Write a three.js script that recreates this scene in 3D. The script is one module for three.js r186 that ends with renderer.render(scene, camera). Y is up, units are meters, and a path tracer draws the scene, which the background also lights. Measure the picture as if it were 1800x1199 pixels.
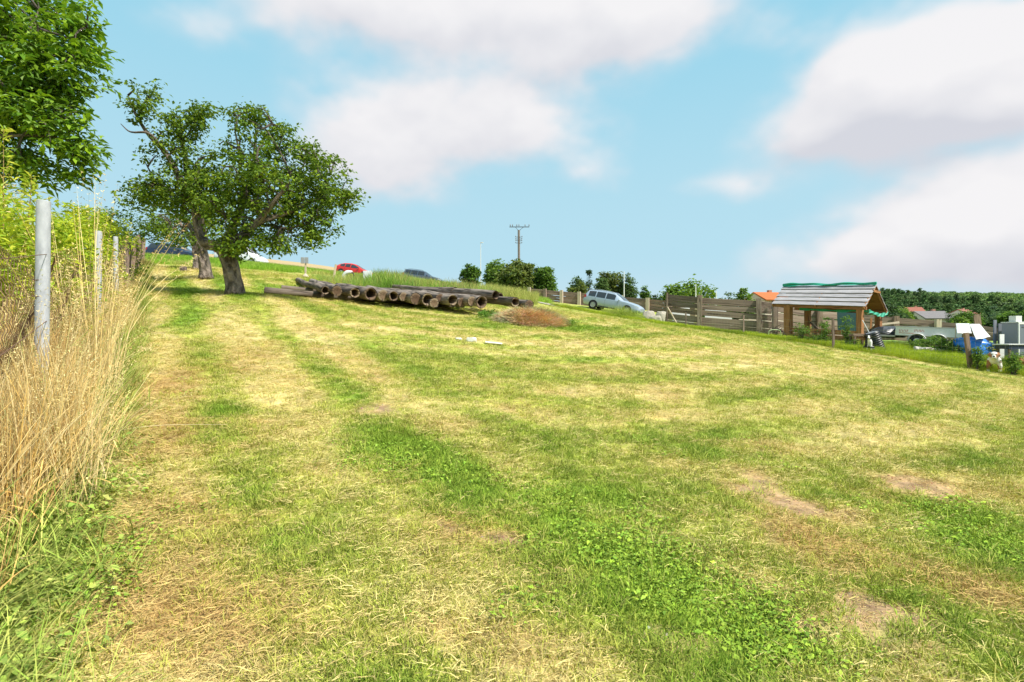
import * as THREE from 'three';
import { mergeGeometries } from 'three/addons/utils/BufferGeometryUtils.js';
import { MarchingCubes } from 'three/addons/objects/MarchingCubes.js';

// ------------------------------------------------------------------ camera, sun, exposure
const scene = new THREE.Scene();
const EYE = 1.6, FOC = 950;                       // eye height; focal length in pixels of the 1800 px photograph
const camera = new THREE.PerspectiveCamera(2 * Math.atan(599.5 / FOC) * 180 / Math.PI, 1800 / 1199, 0.1, 4000);
camera.position.set(0, EYE, 0);
camera.lookAt(0, EYE, -10);
scene.add(camera);
const renderer = new THREE.WebGLRenderer();
renderer.toneMapping = THREE.LinearToneMapping;
const EXPOSURE = 1.62;
renderer.toneMappingExposure = EXPOSURE;
renderer.shadowMap.enabled = true;
const SUN_DIR = new THREE.Vector3(0.62, 0.95, 0.42).normalize();
const sun = new THREE.DirectionalLight(new THREE.Color(1.0, 0.95, 0.86), 4.2);
sun.name = 'sun';
sun.castShadow = true;
sun.shadow.radius = 7;
sun.shadow.mapSize.set(2048, 2048);
Object.assign(sun.shadow.camera, { left: -45, right: 45, top: 45, bottom: -45, near: 1, far: 300 });
sun.target.position.set(0, 2, -25);
sun.position.copy(sun.target.position).addScaledVector(SUN_DIR, 120);
scene.add(sun, sun.target);

// ------------------------------------------------------------------ noise and random numbers
function rng(seed) { let a = seed >>> 0; return () => { a = (a + 0x6D2B79F5) | 0; let t = Math.imul(a ^ (a >>> 15), 1 | a); t = (t + Math.imul(t ^ (t >>> 7), 61 | t)) ^ t; return ((t ^ (t >>> 14)) >>> 0) / 4294967296; }; }
const R0 = rng(77);
const mixf = (a, b, t) => a + (b - a) * t;
const clamp = (v, a = 0, b = 1) => Math.max(a, Math.min(b, v));
const sstep = (a, b, v) => { const t = clamp((v - a) / (b - a)); return t * t * (3 - 2 * t); };
function h2(x, y, s) { let n = Math.imul(x, 374761393) + Math.imul(y, 668265263) + Math.imul(s, 1442695041); n = Math.imul(n ^ (n >>> 13), 1274126177); return ((n ^ (n >>> 16)) >>> 0) / 4294967296; }
function vn(x, y, s = 0) { const ix = Math.floor(x), iy = Math.floor(y); let fx = x - ix, fy = y - iy; fx = fx * fx * (3 - 2 * fx); fy = fy * fy * (3 - 2 * fy); return mixf(mixf(h2(ix, iy, s), h2(ix + 1, iy, s), fx), mixf(h2(ix, iy + 1, s), h2(ix + 1, iy + 1, s), fx), fy); }
function fbm(x, y, o = 4, s = 0) { let a = 0.5, v = 0, n = 0; for (let i = 0; i < o; i++) { v += a * vn(x, y, s + i * 17); n += a; a *= 0.5; x = x * 2.03 + 11.3; y = y * 2.03 + 5.7; } return v / n; }
function h3(x, y, z, s) { let n = Math.imul(x, 374761393) + Math.imul(y, 668265263) + Math.imul(z, 2147483647) + Math.imul(s, 1442695041); n = Math.imul(n ^ (n >>> 13), 1274126177); return ((n ^ (n >>> 16)) >>> 0) / 4294967296; }
function vn3(x, y, z, s = 0) { const ix = Math.floor(x), iy = Math.floor(y), iz = Math.floor(z); let fx = x - ix, fy = y - iy, fz = z - iz; fx = fx * fx * (3 - 2 * fx); fy = fy * fy * (3 - 2 * fy); fz = fz * fz * (3 - 2 * fz);
  const l = (k) => mixf(mixf(h3(ix, iy, iz + k, s), h3(ix + 1, iy, iz + k, s), fx), mixf(h3(ix, iy + 1, iz + k, s), h3(ix + 1, iy + 1, iz + k, s), fx), fy); return mixf(l(0), l(1), fz); }
function fbm3(x, y, z, o = 4, s = 0) { let a = 0.5, v = 0, n = 0; for (let i = 0; i < o; i++) { v += a * vn3(x, y, z, s + i * 13); n += a; a *= 0.5; x = x * 2.05 + 3.1; y = y * 2.05 + 7.9; z = z * 2.05 + 1.7; } return v / n; }
const s2l = (c) => c <= 0.04045 ? c / 12.92 : Math.pow((c + 0.055) / 1.055, 2.4);
const lin = (r, g, b) => [s2l(r / 255), s2l(g / 255), s2l(b / 255)];

// ------------------------------------------------------------------ sky: blue air with soft summer clouds
{
  const W = 2048, Hh = 1024, data = new Float32Array(W * Hh * 4);
  const lobes = [];                                  // azimuth, elevation, half widths (radians), strength
  const lobe = (px, py, rx, ry, s) => { const X = (px - 900) / FOC, Y = (600 - py) / FOC; const az = Math.atan(X), el = Math.atan(Y * Math.cos(az)); lobes.push([az, el, rx / FOC * Math.cos(az) ** 1.5, ry / FOC * Math.cos(az), s]); };
  lobe(860, 10, 330, 70, 1.1); lobe(1130, 30, 150, 60, 0.8); lobe(1020, 110, 130, 40, 0.7); lobe(640, 20, 140, 60, 0.6);
  lobe(790, 245, 330, 100, 0.34); lobe(1640, 420, 300, 110, 0.55); lobe(1480, 470, 200, 60, 0.3); lobe(620, 225, 150, 70, 0.5); lobe(830, 205, 210, 85, 0.5); lobe(950, 250, 140, 80, 0.45); lobe(700, 310, 170, 50, 0.32);
  lobe(1560, 160, 210, 105, 1.45); lobe(1750, 130, 170, 100, 1.4); lobe(1500, 120, 100, 70, 0.9); lobe(1480, 215, 150, 50, 0.8); lobe(1700, 215, 190, 48, 1.0);
  lobe(1700, 390, 190, 75, 0.6); lobe(1780, 350, 120, 45, 0.5); lobe(1620, 440, 160, 55, 0.35);
  lobe(1285, 320, 90, 26, 0.4); lobe(1080, 315, 60, 45, 0.25); lobe(270, 40, 110, 50, 0.45); lobe(440, 20, 120, 50, 0.4); lobe(1390, 40, 120, 40, 0.35); lobe(520, 90, 60, 50, 0.25);
  const r = rng(5);
  for (let i = 0; i < 60; i++) {                     // the same kind of clouds all round
    const az = Math.PI * (2 * r() - 1), el = 0.12 + 1.1 * r();
    if (Math.abs(az) < 0.95 && el < 0.75) continue;
    for (let k = 0; k < 2; k++) lobes.push([az + 0.2 * (r() - 0.5), el + 0.06 * (r() - 0.5), 0.1 + 0.15 * r(), 0.05 + 0.06 * r(), 0.5 + 0.8 * r()]);
  }
  const top = lin(150, 212, 236), mid = lin(184, 224, 240), low = lin(212, 230, 240), bright = lin(248, 245, 246), shade = lin(216, 216, 224);
  const field = (az, el, nx, ny, nz) => {
    let c = 0;
    for (const [a, e, rx, ry, s] of lobes) {
      let da = az - a; if (da > Math.PI) da -= 2 * Math.PI; if (da < -Math.PI) da += 2 * Math.PI;
      const q = (da / rx) ** 2 + ((el - e) / ry) ** 2; if (q < 6) c += s * Math.exp(-q * 1.2);
    }
    return c;
  };
  for (let j = 0; j < Hh; j++) {
    const el = ((j + 0.5) / Hh - 0.5) * Math.PI;
    for (let i = 0; i < W; i++) {
      const th = ((i + 0.5) / W - 0.5) * 2 * Math.PI;         // atan2(z, x)
      const ce = Math.cos(el), x = ce * Math.cos(th), y = Math.sin(el), z = ce * Math.sin(th);
      const k = (j * W + i) * 4; let cr, cg, cb;
      const t = sstep(0.0, 0.16, el), u = sstep(0.14, 0.62, el);
      cr = mixf(mixf(low[0], mid[0], t), top[0], u); cg = mixf(mixf(low[1], mid[1], t), top[1], u); cb = mixf(mixf(low[2], mid[2], t), top[2], u);
      if (el > 0) {
        const az = Math.atan2(x, -z);
        const wx = fbm3(x * 4.2 + 7, y * 6.5, z * 4.2, 4, 3) - 0.5, wy = fbm3(x * 4.2 + 31, y * 6.5, z * 4.2, 4, 9) - 0.5;
        const a2 = az + 0.17 * wx, e2 = el + 0.11 * wy;
        const f = field(a2, e2);
        if (f > 0.02) {
        const dens = (X, Y, Z, F) => F + (0.8 * (fbm3(X * 8, Y * 13, Z * 8, 5, 21) - 0.5) + 0.3 * (fbm3(X * 26, Y * 40, Z * 26, 3, 41) - 0.5)) * Math.min(1, F * 1.8 + 0.1);
        const d = dens(x, y, z, f), up = dens(x * 0.985 + 0.022, y + 0.035, z * 0.985 + 0.01, field(a2 + 0.02, e2 + 0.035));   // a step towards the sun
        const cov = 0.95 * sstep(0.12, 0.85, d);
        const q = clamp(0.66 + 0.8 * (d - up) - 0.16 * Math.max(0, up - 0.9));
        cr = mixf(cr, mixf(shade[0], bright[0], q), cov); cg = mixf(cg, mixf(shade[1], bright[1], q), cov); cb = mixf(cb, mixf(shade[2], bright[2], q), cov);
      } }
      data[k] = cr / EXPOSURE; data[k + 1] = cg / EXPOSURE; data[k + 2] = cb / EXPOSURE; data[k + 3] = 1;
    }
  }
  const sky = new THREE.DataTexture(data, W, Hh, THREE.RGBAFormat, THREE.FloatType);
  sky.mapping = THREE.EquirectangularReflectionMapping; sky.magFilter = sky.minFilter = THREE.LinearFilter; sky.needsUpdate = true;
  scene.background = sky; scene.environment = sky;
}

// ------------------------------------------------------------------ terrain: a smooth surface through surveyed points
const V3 = (x, y, z) => new THREE.Vector3(x, y, z);
const P = (px, py, d) => V3((px - 900) / FOC * d, EYE + (600 - py) / FOC * d, -d);   // pixel of the photograph at a known depth
const ctrl = [[0, 0, 0], [-3, -2, 0.1], [4, -3, -0.2], [0, 3, 0.28], [3, 4, 0.2]];
for (const [px, py, d] of [[413, 512, 15], [362, 489, 20], [348, 473, 25], [465, 524, 17.6], [640, 539, 17.2], [740, 548, 16.9], [830, 556, 16.6], [935, 557, 16.4], [930, 577, 14.4], [537, 487, 26],
  [1060, 550, 42], [930, 528, 55], [1018, 538, 52], [1140, 547, 50], [1190, 575, 28], [1230, 578, 30.5], [1332, 586, 29.5], [1465, 612, 22], [1705, 650, 18], [1800, 664, 16.5],
  [1450, 602, 25], [1625, 607, 24], [1700, 613, 22.5], [1650, 603, 30], [1790, 600, 28], [280, 458, 38], [460, 470, 42], [600, 486, 47], [720, 498, 50], [830, 510, 53],
  [622, 483, 62], [742, 490, 62], [300, 456, 47], [424, 466, 50], [820, 507, 64], [930, 540, 66], [1060, 560, 62], [1300, 585, 45], [1500, 600, 42], [1720, 610, 42], [700, 512, 26], [820, 525, 27], [560, 492, 32], [760, 500, 38]])
  { const p = P(px, py, d); ctrl.push([p.x, d, p.y]); }
for (const [x, d, y] of [[-3.75, 4.3, 0.78], [-6.3, 8.2, 1.4], [-8.85, 12.1, 2.0], [-14, 20, 3.65], [-22.5, 33, 6.3], [-8, 5, 1.1], [-14, 13, 2.7], [-22, 20, 4.4], [-32, 33, 6.8], [-33, 55, 9], [9, 8, 0.45], [16, 10, 0.1], [30, 24, 0.8], [38, 40, 1.2], [25, 55, 1.5], [-12, 80, 8.5], [12, 80, 3.5], [32, 8, -0.6], [-30, 2, 2]]) ctrl.push([x, d, y]);
const tps = (() => {
  const n = ctrl.length, N = n + 3, A = [], U = (r2) => r2 < 1e-9 ? 0 : 0.5 * r2 * Math.log(r2);
  for (let i = 0; i < N; i++) A.push(new Float64Array(N + 1));
  for (let i = 0; i < n; i++) { for (let j = 0; j < n; j++) A[i][j] = U((ctrl[i][0] - ctrl[j][0]) ** 2 + (ctrl[i][1] - ctrl[j][1]) ** 2) + (i === j ? 2 : 0); A[i][n] = A[n][i] = 1; A[i][n + 1] = A[n + 1][i] = ctrl[i][0]; A[i][n + 2] = A[n + 2][i] = ctrl[i][1]; A[i][N] = ctrl[i][2]; }
  for (let c = 0; c < N; c++) { let p = c; for (let k = c + 1; k < N; k++) if (Math.abs(A[k][c]) > Math.abs(A[p][c])) p = k; [A[c], A[p]] = [A[p], A[c]]; for (let k = 0; k < N; k++) if (k !== c) { const f = A[k][c] / A[c][c]; if (f) for (let j = c; j <= N; j++) A[k][j] -= f * A[c][j]; } }
  const w = A.map((row, i) => row[N] / row[i]);
  return (x, d) => { let v = w[n] + w[n + 1] * x + w[n + 2] * d; for (let i = 0; i < n; i++) { const r2 = (x - ctrl[i][0]) ** 2 + (d - ctrl[i][1]) ** 2; if (r2 > 1e-9) v += w[i] * 0.5 * r2 * Math.log(r2); } return v; };
})();
function farHeight(x, d) {                          // plateau on the left, valley and wooded hill on the right
  const right = sstep(20, 90, x - d * 0.12);
  const plateau = mixf(7.5, 2.0, sstep(-20, 30, x)) - sstep(60, 300, d) * 4;
  const valley = 0.5 - 1.5 * sstep(60, 160, d) + 38 * sstep(190, 560, d) * sstep(0.42, 0.62, x / Math.max(d, 1)) + 16 * (fbm(x / 110, d / 110, 3, 4) - 0.5) * sstep(200, 420, d);
  return mixf(plateau, valley, right);
}
function rawH(x, d) {
  const near = tps(clamp(x, -36, 40), clamp(d, -5, 72));
  const out = Math.max(sstep(66, 110, d), sstep(34, 70, Math.abs(x)), sstep(5, 30, -d));
  return out <= 0 ? near : mixf(near, farHeight(x, d), out);
}
const GX0 = -34, GD0 = -4, GS = 0.25, GN = 272;     // cached near heights with small bumps, 68 m square
const grid = new Float32Array(GN * GN);
for (let j = 0; j < GN; j++) for (let i = 0; i < GN; i++) { const x = GX0 + i * GS, d = GD0 + j * GS; grid[j * GN + i] = rawH(x, d) + 0.09 * (fbm(x * 0.7, d * 0.7, 3, 2) - 0.5) + 0.05 * (fbm(x * 2.1 + 9, d * 2.1, 2, 6) - 0.5); }
function H(x, d) {
  const u = (x - GX0) / GS, v = (d - GD0) / GS, i = Math.floor(u), j = Math.floor(v);
  if (i < 0 || j < 0 || i >= GN - 1 || j >= GN - 1) return rawH(x, d);
  const fx = u - i, fy = v - j, o = j * GN + i;
  return mixf(mixf(grid[o], grid[o + 1], fx), mixf(grid[o + GN], grid[o + GN + 1], fx), fy);
}
function hit(px, py, lo = 1.5, hi = 70) {           // where the sight line through a pixel meets the ground
  const X = (px - 900) / FOC, Y = (600 - py) / FOC; let d = lo;
  for (; d < hi; d += 0.05) if (EYE + Y * d <= H(X * d, d)) break;
  return V3(X * d, H(X * d, d), -d);
}
const onGround = (px, d) => { const x = (px - 900) / FOC * d; return V3(x, H(x, d), -d); };

// ------------------------------------------------------------------ what grows where
const fenceX = (d) => -0.94 - 0.654 * d;              // the old wire fence on the left
const meshLine = [[36, 2.5], [31, 7.2], [28, 8.7], [22, 13.1], [18, 15.25], [16.5, 15.8], [10, 18.5], [2, 22]];   // depth, x of the low mesh fence on the right
function meshX(d) { if (d > 36) return 99; for (let i = 0; i < meshLine.length - 1; i++) { const [d0, x0] = meshLine[i], [d1, x1] = meshLine[i + 1]; if (d <= d0 && d >= d1) return mixf(x0, x1, (d0 - d) / (d0 - d1)); } return 22; }
const blobs = [];                                     // kind, centre x, centre d, half sizes, strength
function blob(kind, px, py, rx, ry, s = 1) { const c = hit(px, py), a = hit(px, py - ry), b = hit(px, Math.min(py + ry, 1400)); blobs.push([kind, c.x, -c.z, rx / FOC * -c.z, Math.max(0.12, Math.abs(a.z - b.z) / 2), s]); }
for (const b of [['soil', 1375, 888, 75, 26, 1], ['soil', 1630, 1108, 130, 42, 1.1], ['soil', 1205, 1185, 80, 26, 0.9], ['soil', 800, 930, 50, 18, 0.55], ['soil', 1610, 868, 60, 14, 0.8], ['soil', 980, 1018, 60, 14, 0.6], ['soil', 685, 723, 34, 9, 0.7],
  ['soil', 870, 968, 26, 9, 0.5], ['soil', 1545, 1076, 30, 9, 0.8],
  ['brown', 300, 970, 170, 90, 0.9], ['brown', 420, 1090, 200, 90, 0.8], ['brown', 250, 690, 80, 70, 0.7], ['brown', 300, 780, 110, 50, 0.7], ['brown', 800, 925, 95, 42, 1], ['brown', 1390, 910, 130, 50, 1], ['brown', 1700, 1060, 200, 60, 1], ['brown', 1010, 1000, 90, 30, 0.7],
  ['brown', 1780, 1010, 60, 50, 0.7], ['brown', 700, 1150, 180, 45, 0.75], ['brown', 1180, 1175, 160, 40, 0.8], ['brown', 1650, 880, 160, 25, 0.8], ['brown', 1060, 660, 90, 10, 0.4], ['brown', 590, 665, 70, 12, 0.5], ['brown', 450, 620, 60, 12, 0.4], ['brown', 1480, 970, 70, 22, 0.6],
  ['pale', 290, 610, 80, 60, 0.9], ['pale', 465, 640, 60, 40, 0.9], ['pale', 560, 575, 130, 14, 0.6], ['pale', 470, 680, 70, 22, 0.6], ['pale', 1500, 745, 90, 26, 0.7], ['pale', 1600, 830, 110, 25, 0.7], ['pale', 1100, 700, 120, 14, 0.6], ['pale', 620, 740, 60, 16, 0.5], ['pale', 560, 600, 120, 10, 0.6], ['pale', 1050, 610, 160, 12, 0.5], ['pale', 1400, 640, 200, 16, 0.6], ['pale', 860, 715, 90, 12, 0.5], ['pale', 540, 800, 80, 30, 0.4],
  ['lush', 1020, 910, 90, 50, 0.9], ['lush', 1130, 985, 110, 60, 1.1], ['lush', 1280, 1090, 130, 70, 1], ['lush', 1420, 1120, 130, 60, 0.8], ['lush', 1640, 905, 100, 22, 0.9], ['lush', 1740, 960, 110, 40, 1], ['lush', 60, 1050, 110, 130, 1.2], ['lush', 110, 870, 80, 60, 0.9], ['lush', 880, 1090, 120, 45, 0.5], ['lush', 900, 850, 130, 30, 0.5], ['lush', 340, 560, 26, 60, 0.8], ['lush', 640, 605, 90, 9, 0.8], ['lush', 730, 790, 120, 25, 0.4], ['lush', 1250, 800, 140, 20, 0.35], ['lush', 690, 800, 90, 30, 0.4], ['lush', 210, 560, 35, 90, 0.9], ['lush', 830, 640, 150, 8, 0.4], ['lush', 1000, 575, 80, 7, 0.9], ['lush', 860, 563, 25, 8, 0.9], ['lush', 1150, 565, 120, 8, 0.9], ['lush', 410, 513, 60, 7, 0.6], ['lush', 330, 505, 60, 10, 0.5]]) blob(...b);
function coarse(x, d) {                               // shares of soil, dry and lush cover
  const wx = x + 0.5 * (fbm(x * 0.9, d * 0.9, 3, 31) - 0.5), wd = d + 0.5 * (fbm(x * 0.9 + 40, d * 0.9, 3, 33) - 0.5);
  const o = { soil: 0, brown: 0, pale: 0, lush: 0 };
  for (const [k, bx, bd, rx, rd, s] of blobs) { const q = ((wx - bx) / rx) ** 2 + ((wd - bd) / rd) ** 2; if (q < 5) o[k] += s * Math.exp(-q * 0.8); }
  return o;
}
function cover(x, d, out = {}) {
  const c = coarseAt(x, d);
  const swathR = Math.hypot(x + 1, d - 19) + 0.9 * (fbm(x * 0.25, d * 0.25, 3, 51) - 0.5);     // swaths mown round the log pile
  const swathL = x - fenceX(d) + 0.35 * (fbm(x * 0.4, d * 0.2, 2, 57) - 0.5);                  // and along the left fence
  const wl = sstep(6, 3.5, swathL);
  const st = mixf(0.62 * Math.sin(swathR * 2 * Math.PI / 1.35) * sstep(1.5, 4.5, d), 1.7 * (Math.sin((swathL - 0.5) * 2 * Math.PI / 1.6) + 0.25), wl);
  const streak = fbm(swathR * 3.1, Math.atan2(x + 1, d - 19) * 7, 3, 71) - 0.5;
  const big = fbm(x * 0.35 + 3, d * 0.35, 4, 61) - 0.5, fine = fbm(x * 2.6, d * 2.6, 4, 63) - 0.5;
  let dry = 0.45 + 0.38 * st * (0.3 + fbm(x * 0.3, d * 0.3, 2, 73)) + 0.5 * streak * sstep(3, 9, d) + 0.55 * big + (0.65 + 0.35 * sstep(9, 4, d)) * fine + 0.55 * c.pale + 0.42 * c.brown - 0.55 * c.lush;
  dry += 0.14 * sstep(4, 12, d);
  out.dry = clamp(dry); out.lush = clamp(c.lush + 0.5 * fine + 0.2 * big - 0.1); out.soil = clamp(c.soil * 1.35 + 3.2 * fine - 0.3) * (c.soil > 0.05 ? 1 : 0); out.brown = clamp(c.brown + 0.9 * fine + 1.1 * (fbm(x * 1.3 + 7, d * 1.3, 3, 66) - 0.48) * sstep(12, 6, d)); out.pale = clamp(c.pale + 0.25 * sstep(6, 14, d));
  const vd = d - mixf(34, 40, sstep(-24, -10, x));
  out.verge = sstep(-0.6, 0.8, vd + 1.5 * big) * (x < 3 ? 1 : 0);
  const mx = x - meshX(d); out.yard = d < 36 ? sstep(-0.1, 0.15, mx) : 0;
  out.left = sstep(0.9, 0.2, x - fenceX(d));
  return out;
}
const CN = 544, CS = 0.125, coarseGrid = new Float32Array(CN * CN * 4);
for (let j = 0; j < CN; j++) for (let i = 0; i < CN; i++) { const o = coarse(GX0 + i * CS, GD0 + j * CS), k = (j * CN + i) * 4; coarseGrid[k] = o.soil; coarseGrid[k + 1] = o.brown; coarseGrid[k + 2] = o.pale; coarseGrid[k + 3] = o.lush; }
function coarseAt(x, d) {
  const u = clamp((x - GX0) / CS, 0, CN - 1.01), v = clamp((d - GD0) / CS, 0, CN - 1.01), i = Math.floor(u), j = Math.floor(v), fx = u - i, fy = v - j, k = (j * CN + i) * 4, g = coarseGrid;
  const b = (c) => mixf(mixf(g[k + c], g[k + 4 + c], fx), mixf(g[k + CN * 4 + c], g[k + CN * 4 + 4 + c], fx), fy);
  return { soil: b(0), brown: b(1), pale: b(2), lush: b(3) };
}
const C = { soil: [0.42, 0.27, 0.15], straw: [0.64, 0.52, 0.21], brown: [0.48, 0.3, 0.11], mid: [0.4, 0.42, 0.06], green: [0.19, 0.295, 0.022], verge: [0.17, 0.32, 0.03] };
const mix3 = (a, b, t) => [mixf(a[0], b[0], t), mixf(a[1], b[1], t), mixf(a[2], b[2], t)];
const cv = {};
function coverColor(x, d) {
  const c = cover(x, d, cv);
  let k = c.dry < 0.5 ? mix3(C.green, C.mid, c.dry * 2) : mix3(C.mid, mix3(C.straw, C.brown, c.brown), c.dry * 2 - 1);
  k = mix3(k, C.green, 0.35 * c.lush); k = mix3(k, C.verge, 0.8 * Math.max(c.verge, c.yard)); k = mix3(k, C.soil, c.soil);
  return k;
}

// ------------------------------------------------------------------ building helpers
const used = {};
function numbered(n) { used[n] = (used[n] || 0) + 1; return used[n] === 1 ? n : `${n}_${String(used[n] - 1).padStart(3, '0')}`; }
function mesh(name, geo, mat, parent) { const m = new THREE.Mesh(geo, mat); m.castShadow = m.receiveShadow = true; m.name = parent ? name : numbered(name); (parent || scene).add(m); return m; }
function tag(o, label, category, group, kind) { if (label) o.userData.label = label; if (category) o.userData.category = category; if (group) o.userData.group = group; if (kind) o.userData.kind = kind; return o; }
function thing(name, label, category, pos, group, turn = 0) { const o = new THREE.Group(); o.name = numbered(name); o.position.copy(pos || V3(0, 0, 0)); o.rotation.y = turn; scene.add(o); return tag(o, label, category, group); }
function copyOf(src, pos, turn, label, name) { const o = src.clone(); o.name = numbered(name || src.name.replace(/_\d{3}$/, '')); if (pos) o.position.copy(pos); if (turn !== undefined) o.rotation.y = turn; if (label) { o.userData = { ...src.userData, label }; } scene.add(o); return o; }
function instanced(name, geo, mat, list, parent, label, category) {      // list of {m: Matrix4, c: [r, g, b]}
  const im = new THREE.InstancedMesh(geo, mat, list.length), col = new THREE.Color();
  list.forEach((e, i) => { im.setMatrixAt(i, e.m); if (e.c) { col.setRGB(...e.c); im.setColorAt(i, col); } });
  im.castShadow = im.receiveShadow = true; im.name = parent ? name : numbered(name); im.userData.kind = 'stuff';
  if (label) im.userData.label = label; if (category) im.userData.category = category;
  (parent || scene).add(im); return im;
}
const M4 = (x, y, z, ry = 0, s = 1, tilt = 0, tiltDir = 0, sy = 1) => {
  const q = new THREE.Quaternion().setFromAxisAngle(V3(Math.cos(tiltDir), 0, Math.sin(tiltDir)), tilt).multiply(new THREE.Quaternion().setFromAxisAngle(V3(0, 1, 0), ry));
  return new THREE.Matrix4().compose(V3(x, y, z), q, V3(s, s * sy, s));
};
function dataTexture(w, h, fn, srgb = true, rep = 1) {
  const a = new Uint8Array(w * h * 4);
  for (let j = 0; j < h; j++) for (let i = 0; i < w; i++) { const c = fn(i / w, j / h, i, j), k = (j * w + i) * 4; for (let q = 0; q < 3; q++) a[k + q] = clamp(srgb ? (c[q] <= 0.0031308 ? 12.92 * c[q] : 1.055 * Math.pow(c[q], 1 / 2.4) - 0.055) : c[q]) * 255; a[k + 3] = 255; }
  const t = new THREE.DataTexture(a, w, h); t.magFilter = t.minFilter = THREE.LinearFilter; t.wrapS = t.wrapT = THREE.RepeatWrapping; if (srgb) t.colorSpace = THREE.SRGBColorSpace; t.repeat.set(rep, rep); t.needsUpdate = true; return t;
}
const perFbm = (u, v, fx, fy, o, s) => { const a = fbm(u * fx, v * fy, o, s), b = fbm((u - 1) * fx, v * fy, o, s), c = fbm(u * fx, (v - 1) * fy, o, s), d = fbm((u - 1) * fx, (v - 1) * fy, o, s), wu = sstep(0.8, 1, u), wv = sstep(0.8, 1, v); return mixf(mixf(a, b, wu), mixf(c, d, wu), wv); };
const std = (color, roughness = 0.9, extra = {}) => { const m = new THREE.MeshStandardMaterial({ roughness, ...extra }); if (Array.isArray(color)) m.color.setRGB(...color); else if (color) m.color.set(color); return m; };
const leafMat = (color, tr = 0.4, rough = 1, vc = true) => { const m = new THREE.MeshPhysicalMaterial({ roughness: 1, transmission: tr, thickness: 0, specularIntensity: 0.25, side: THREE.DoubleSide, vertexColors: vc }); m.color.setRGB(...color); return m; };

// weathered wood: grain along u
function woodTexture(a, b, dark, seed) { return dataTexture(512, 256, (u, v) => { const g = perFbm(u, v, 5, 60, 4, seed), k = perFbm(u, v, 3, 9, 3, seed + 5), cr = perFbm(u, v, 4, 26, 3, seed + 9); let c = mix3(a, b, clamp(0.5 + 1.6 * (g - 0.5) + 0.9 * (k - 0.5))); return mix3(c, dark, sstep(0.64, 0.74, cr) * 0.8); }); }
const woodBump = dataTexture(512, 256, (u, v) => { const g = perFbm(u, v, 5, 60, 4, 3), cr = perFbm(u, v, 4, 26, 3, 12); const k = clamp(0.4 + 0.8 * (g - 0.5) - sstep(0.62, 0.74, cr) * 0.5 + 0.2); return [k, k, k]; }, false);
const greyWoodTex = woodTexture([0.17, 0.135, 0.11], [0.36, 0.31, 0.275], [0.05, 0.04, 0.032], 3), redWoodTex = woodTexture([0.33, 0.14, 0.05], [0.55, 0.26, 0.1], [0.13, 0.055, 0.025], 43), paleWoodTex = woodTexture([0.42, 0.33, 0.24], [0.6, 0.5, 0.38], [0.2, 0.14, 0.09], 83);
const wood = (tex, tint) => std(tint, 0.88, { map: tex, bumpMap: woodBump, bumpScale: 0.006 });
const GREY_WOOD = [[0.86, 0.71, 0.63], [0.64, 0.54, 0.49], [1.02, 0.86, 0.77], [0.82, 0.64, 0.53]].map((t) => wood(greyWoodTex, t));
const RED_WOOD = [[0.82, 0.8, 0.8], [0.66, 0.62, 0.6]].map((t) => wood(redWoodTex, t));
const PALE_WOOD = [[1, 1, 1], [1.1, 1.05, 1]].map((t) => wood(paleWoodTex, t));
// a board lx long (grain along x), ly high, lz thick, with slightly uneven, chamfered edges; uv in metres
function board(lx, ly, lz, seed = 1, wob = 0.01, ch = 0.006, seg = 5) {
  const r = rng(seed * 7919 + 13), pos = [], uv = [], idx = [], N = 8, u0 = r() * 3, v0 = r() * 3;
  const o = Array.from({ length: seg + 1 }, () => [(r() - 0.5) * wob * 2, (r() - 0.5) * wob * 2, (r() - 0.5) * wob]);
  for (let i = 0; i <= seg; i++) {
    const x = (i / seg - 0.5) * lx, y0 = -ly / 2 + o[i][0], y1 = ly / 2 + o[i][1], z0 = -lz / 2 + o[i][2], z1 = lz / 2 + o[i][2];
    const ring = [[y0, z1 - ch], [y0 + ch, z1], [y1 - ch, z1], [y1, z1 - ch], [y1, z0 + ch], [y1 - ch, z0], [y0 + ch, z0], [y0, z0 + ch]];
    let per = 0;
    ring.forEach(([y, z], k) => { if (k) per += Math.hypot(y - ring[k - 1][0], z - ring[k - 1][1]); pos.push(x, y, z); uv.push(u0 + x * 0.5, v0 + per * 0.9); });
  }
  for (let i = 0; i < seg; i++) for (let k = 0; k < N; k++) { const a = i * N + k, b = i * N + (k + 1) % N; idx.push(a, b, a + N, b, b + N, a + N); }
  for (const [i, flip] of [[0, 1], [seg, 0]]) for (let k = 1; k < N - 1; k++) flip ? idx.push(i * N, i * N + k + 1, i * N + k) : idx.push(i * N, i * N + k, i * N + k + 1);
  const g = new THREE.BufferGeometry(); g.setAttribute('position', new THREE.Float32BufferAttribute(pos, 3)); g.setAttribute('uv', new THREE.Float32BufferAttribute(uv, 2)); g.setIndex(idx);
  const f = g.toNonIndexed(); f.computeVertexNormals(); return f;
}
function upright(h, w, t, seed, wob = 0.008) { const g = board(h, w, t, seed, wob); g.rotateZ(Math.PI / 2); g.translate(0, h / 2, 0); return g; }    // a post standing on its base
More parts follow.
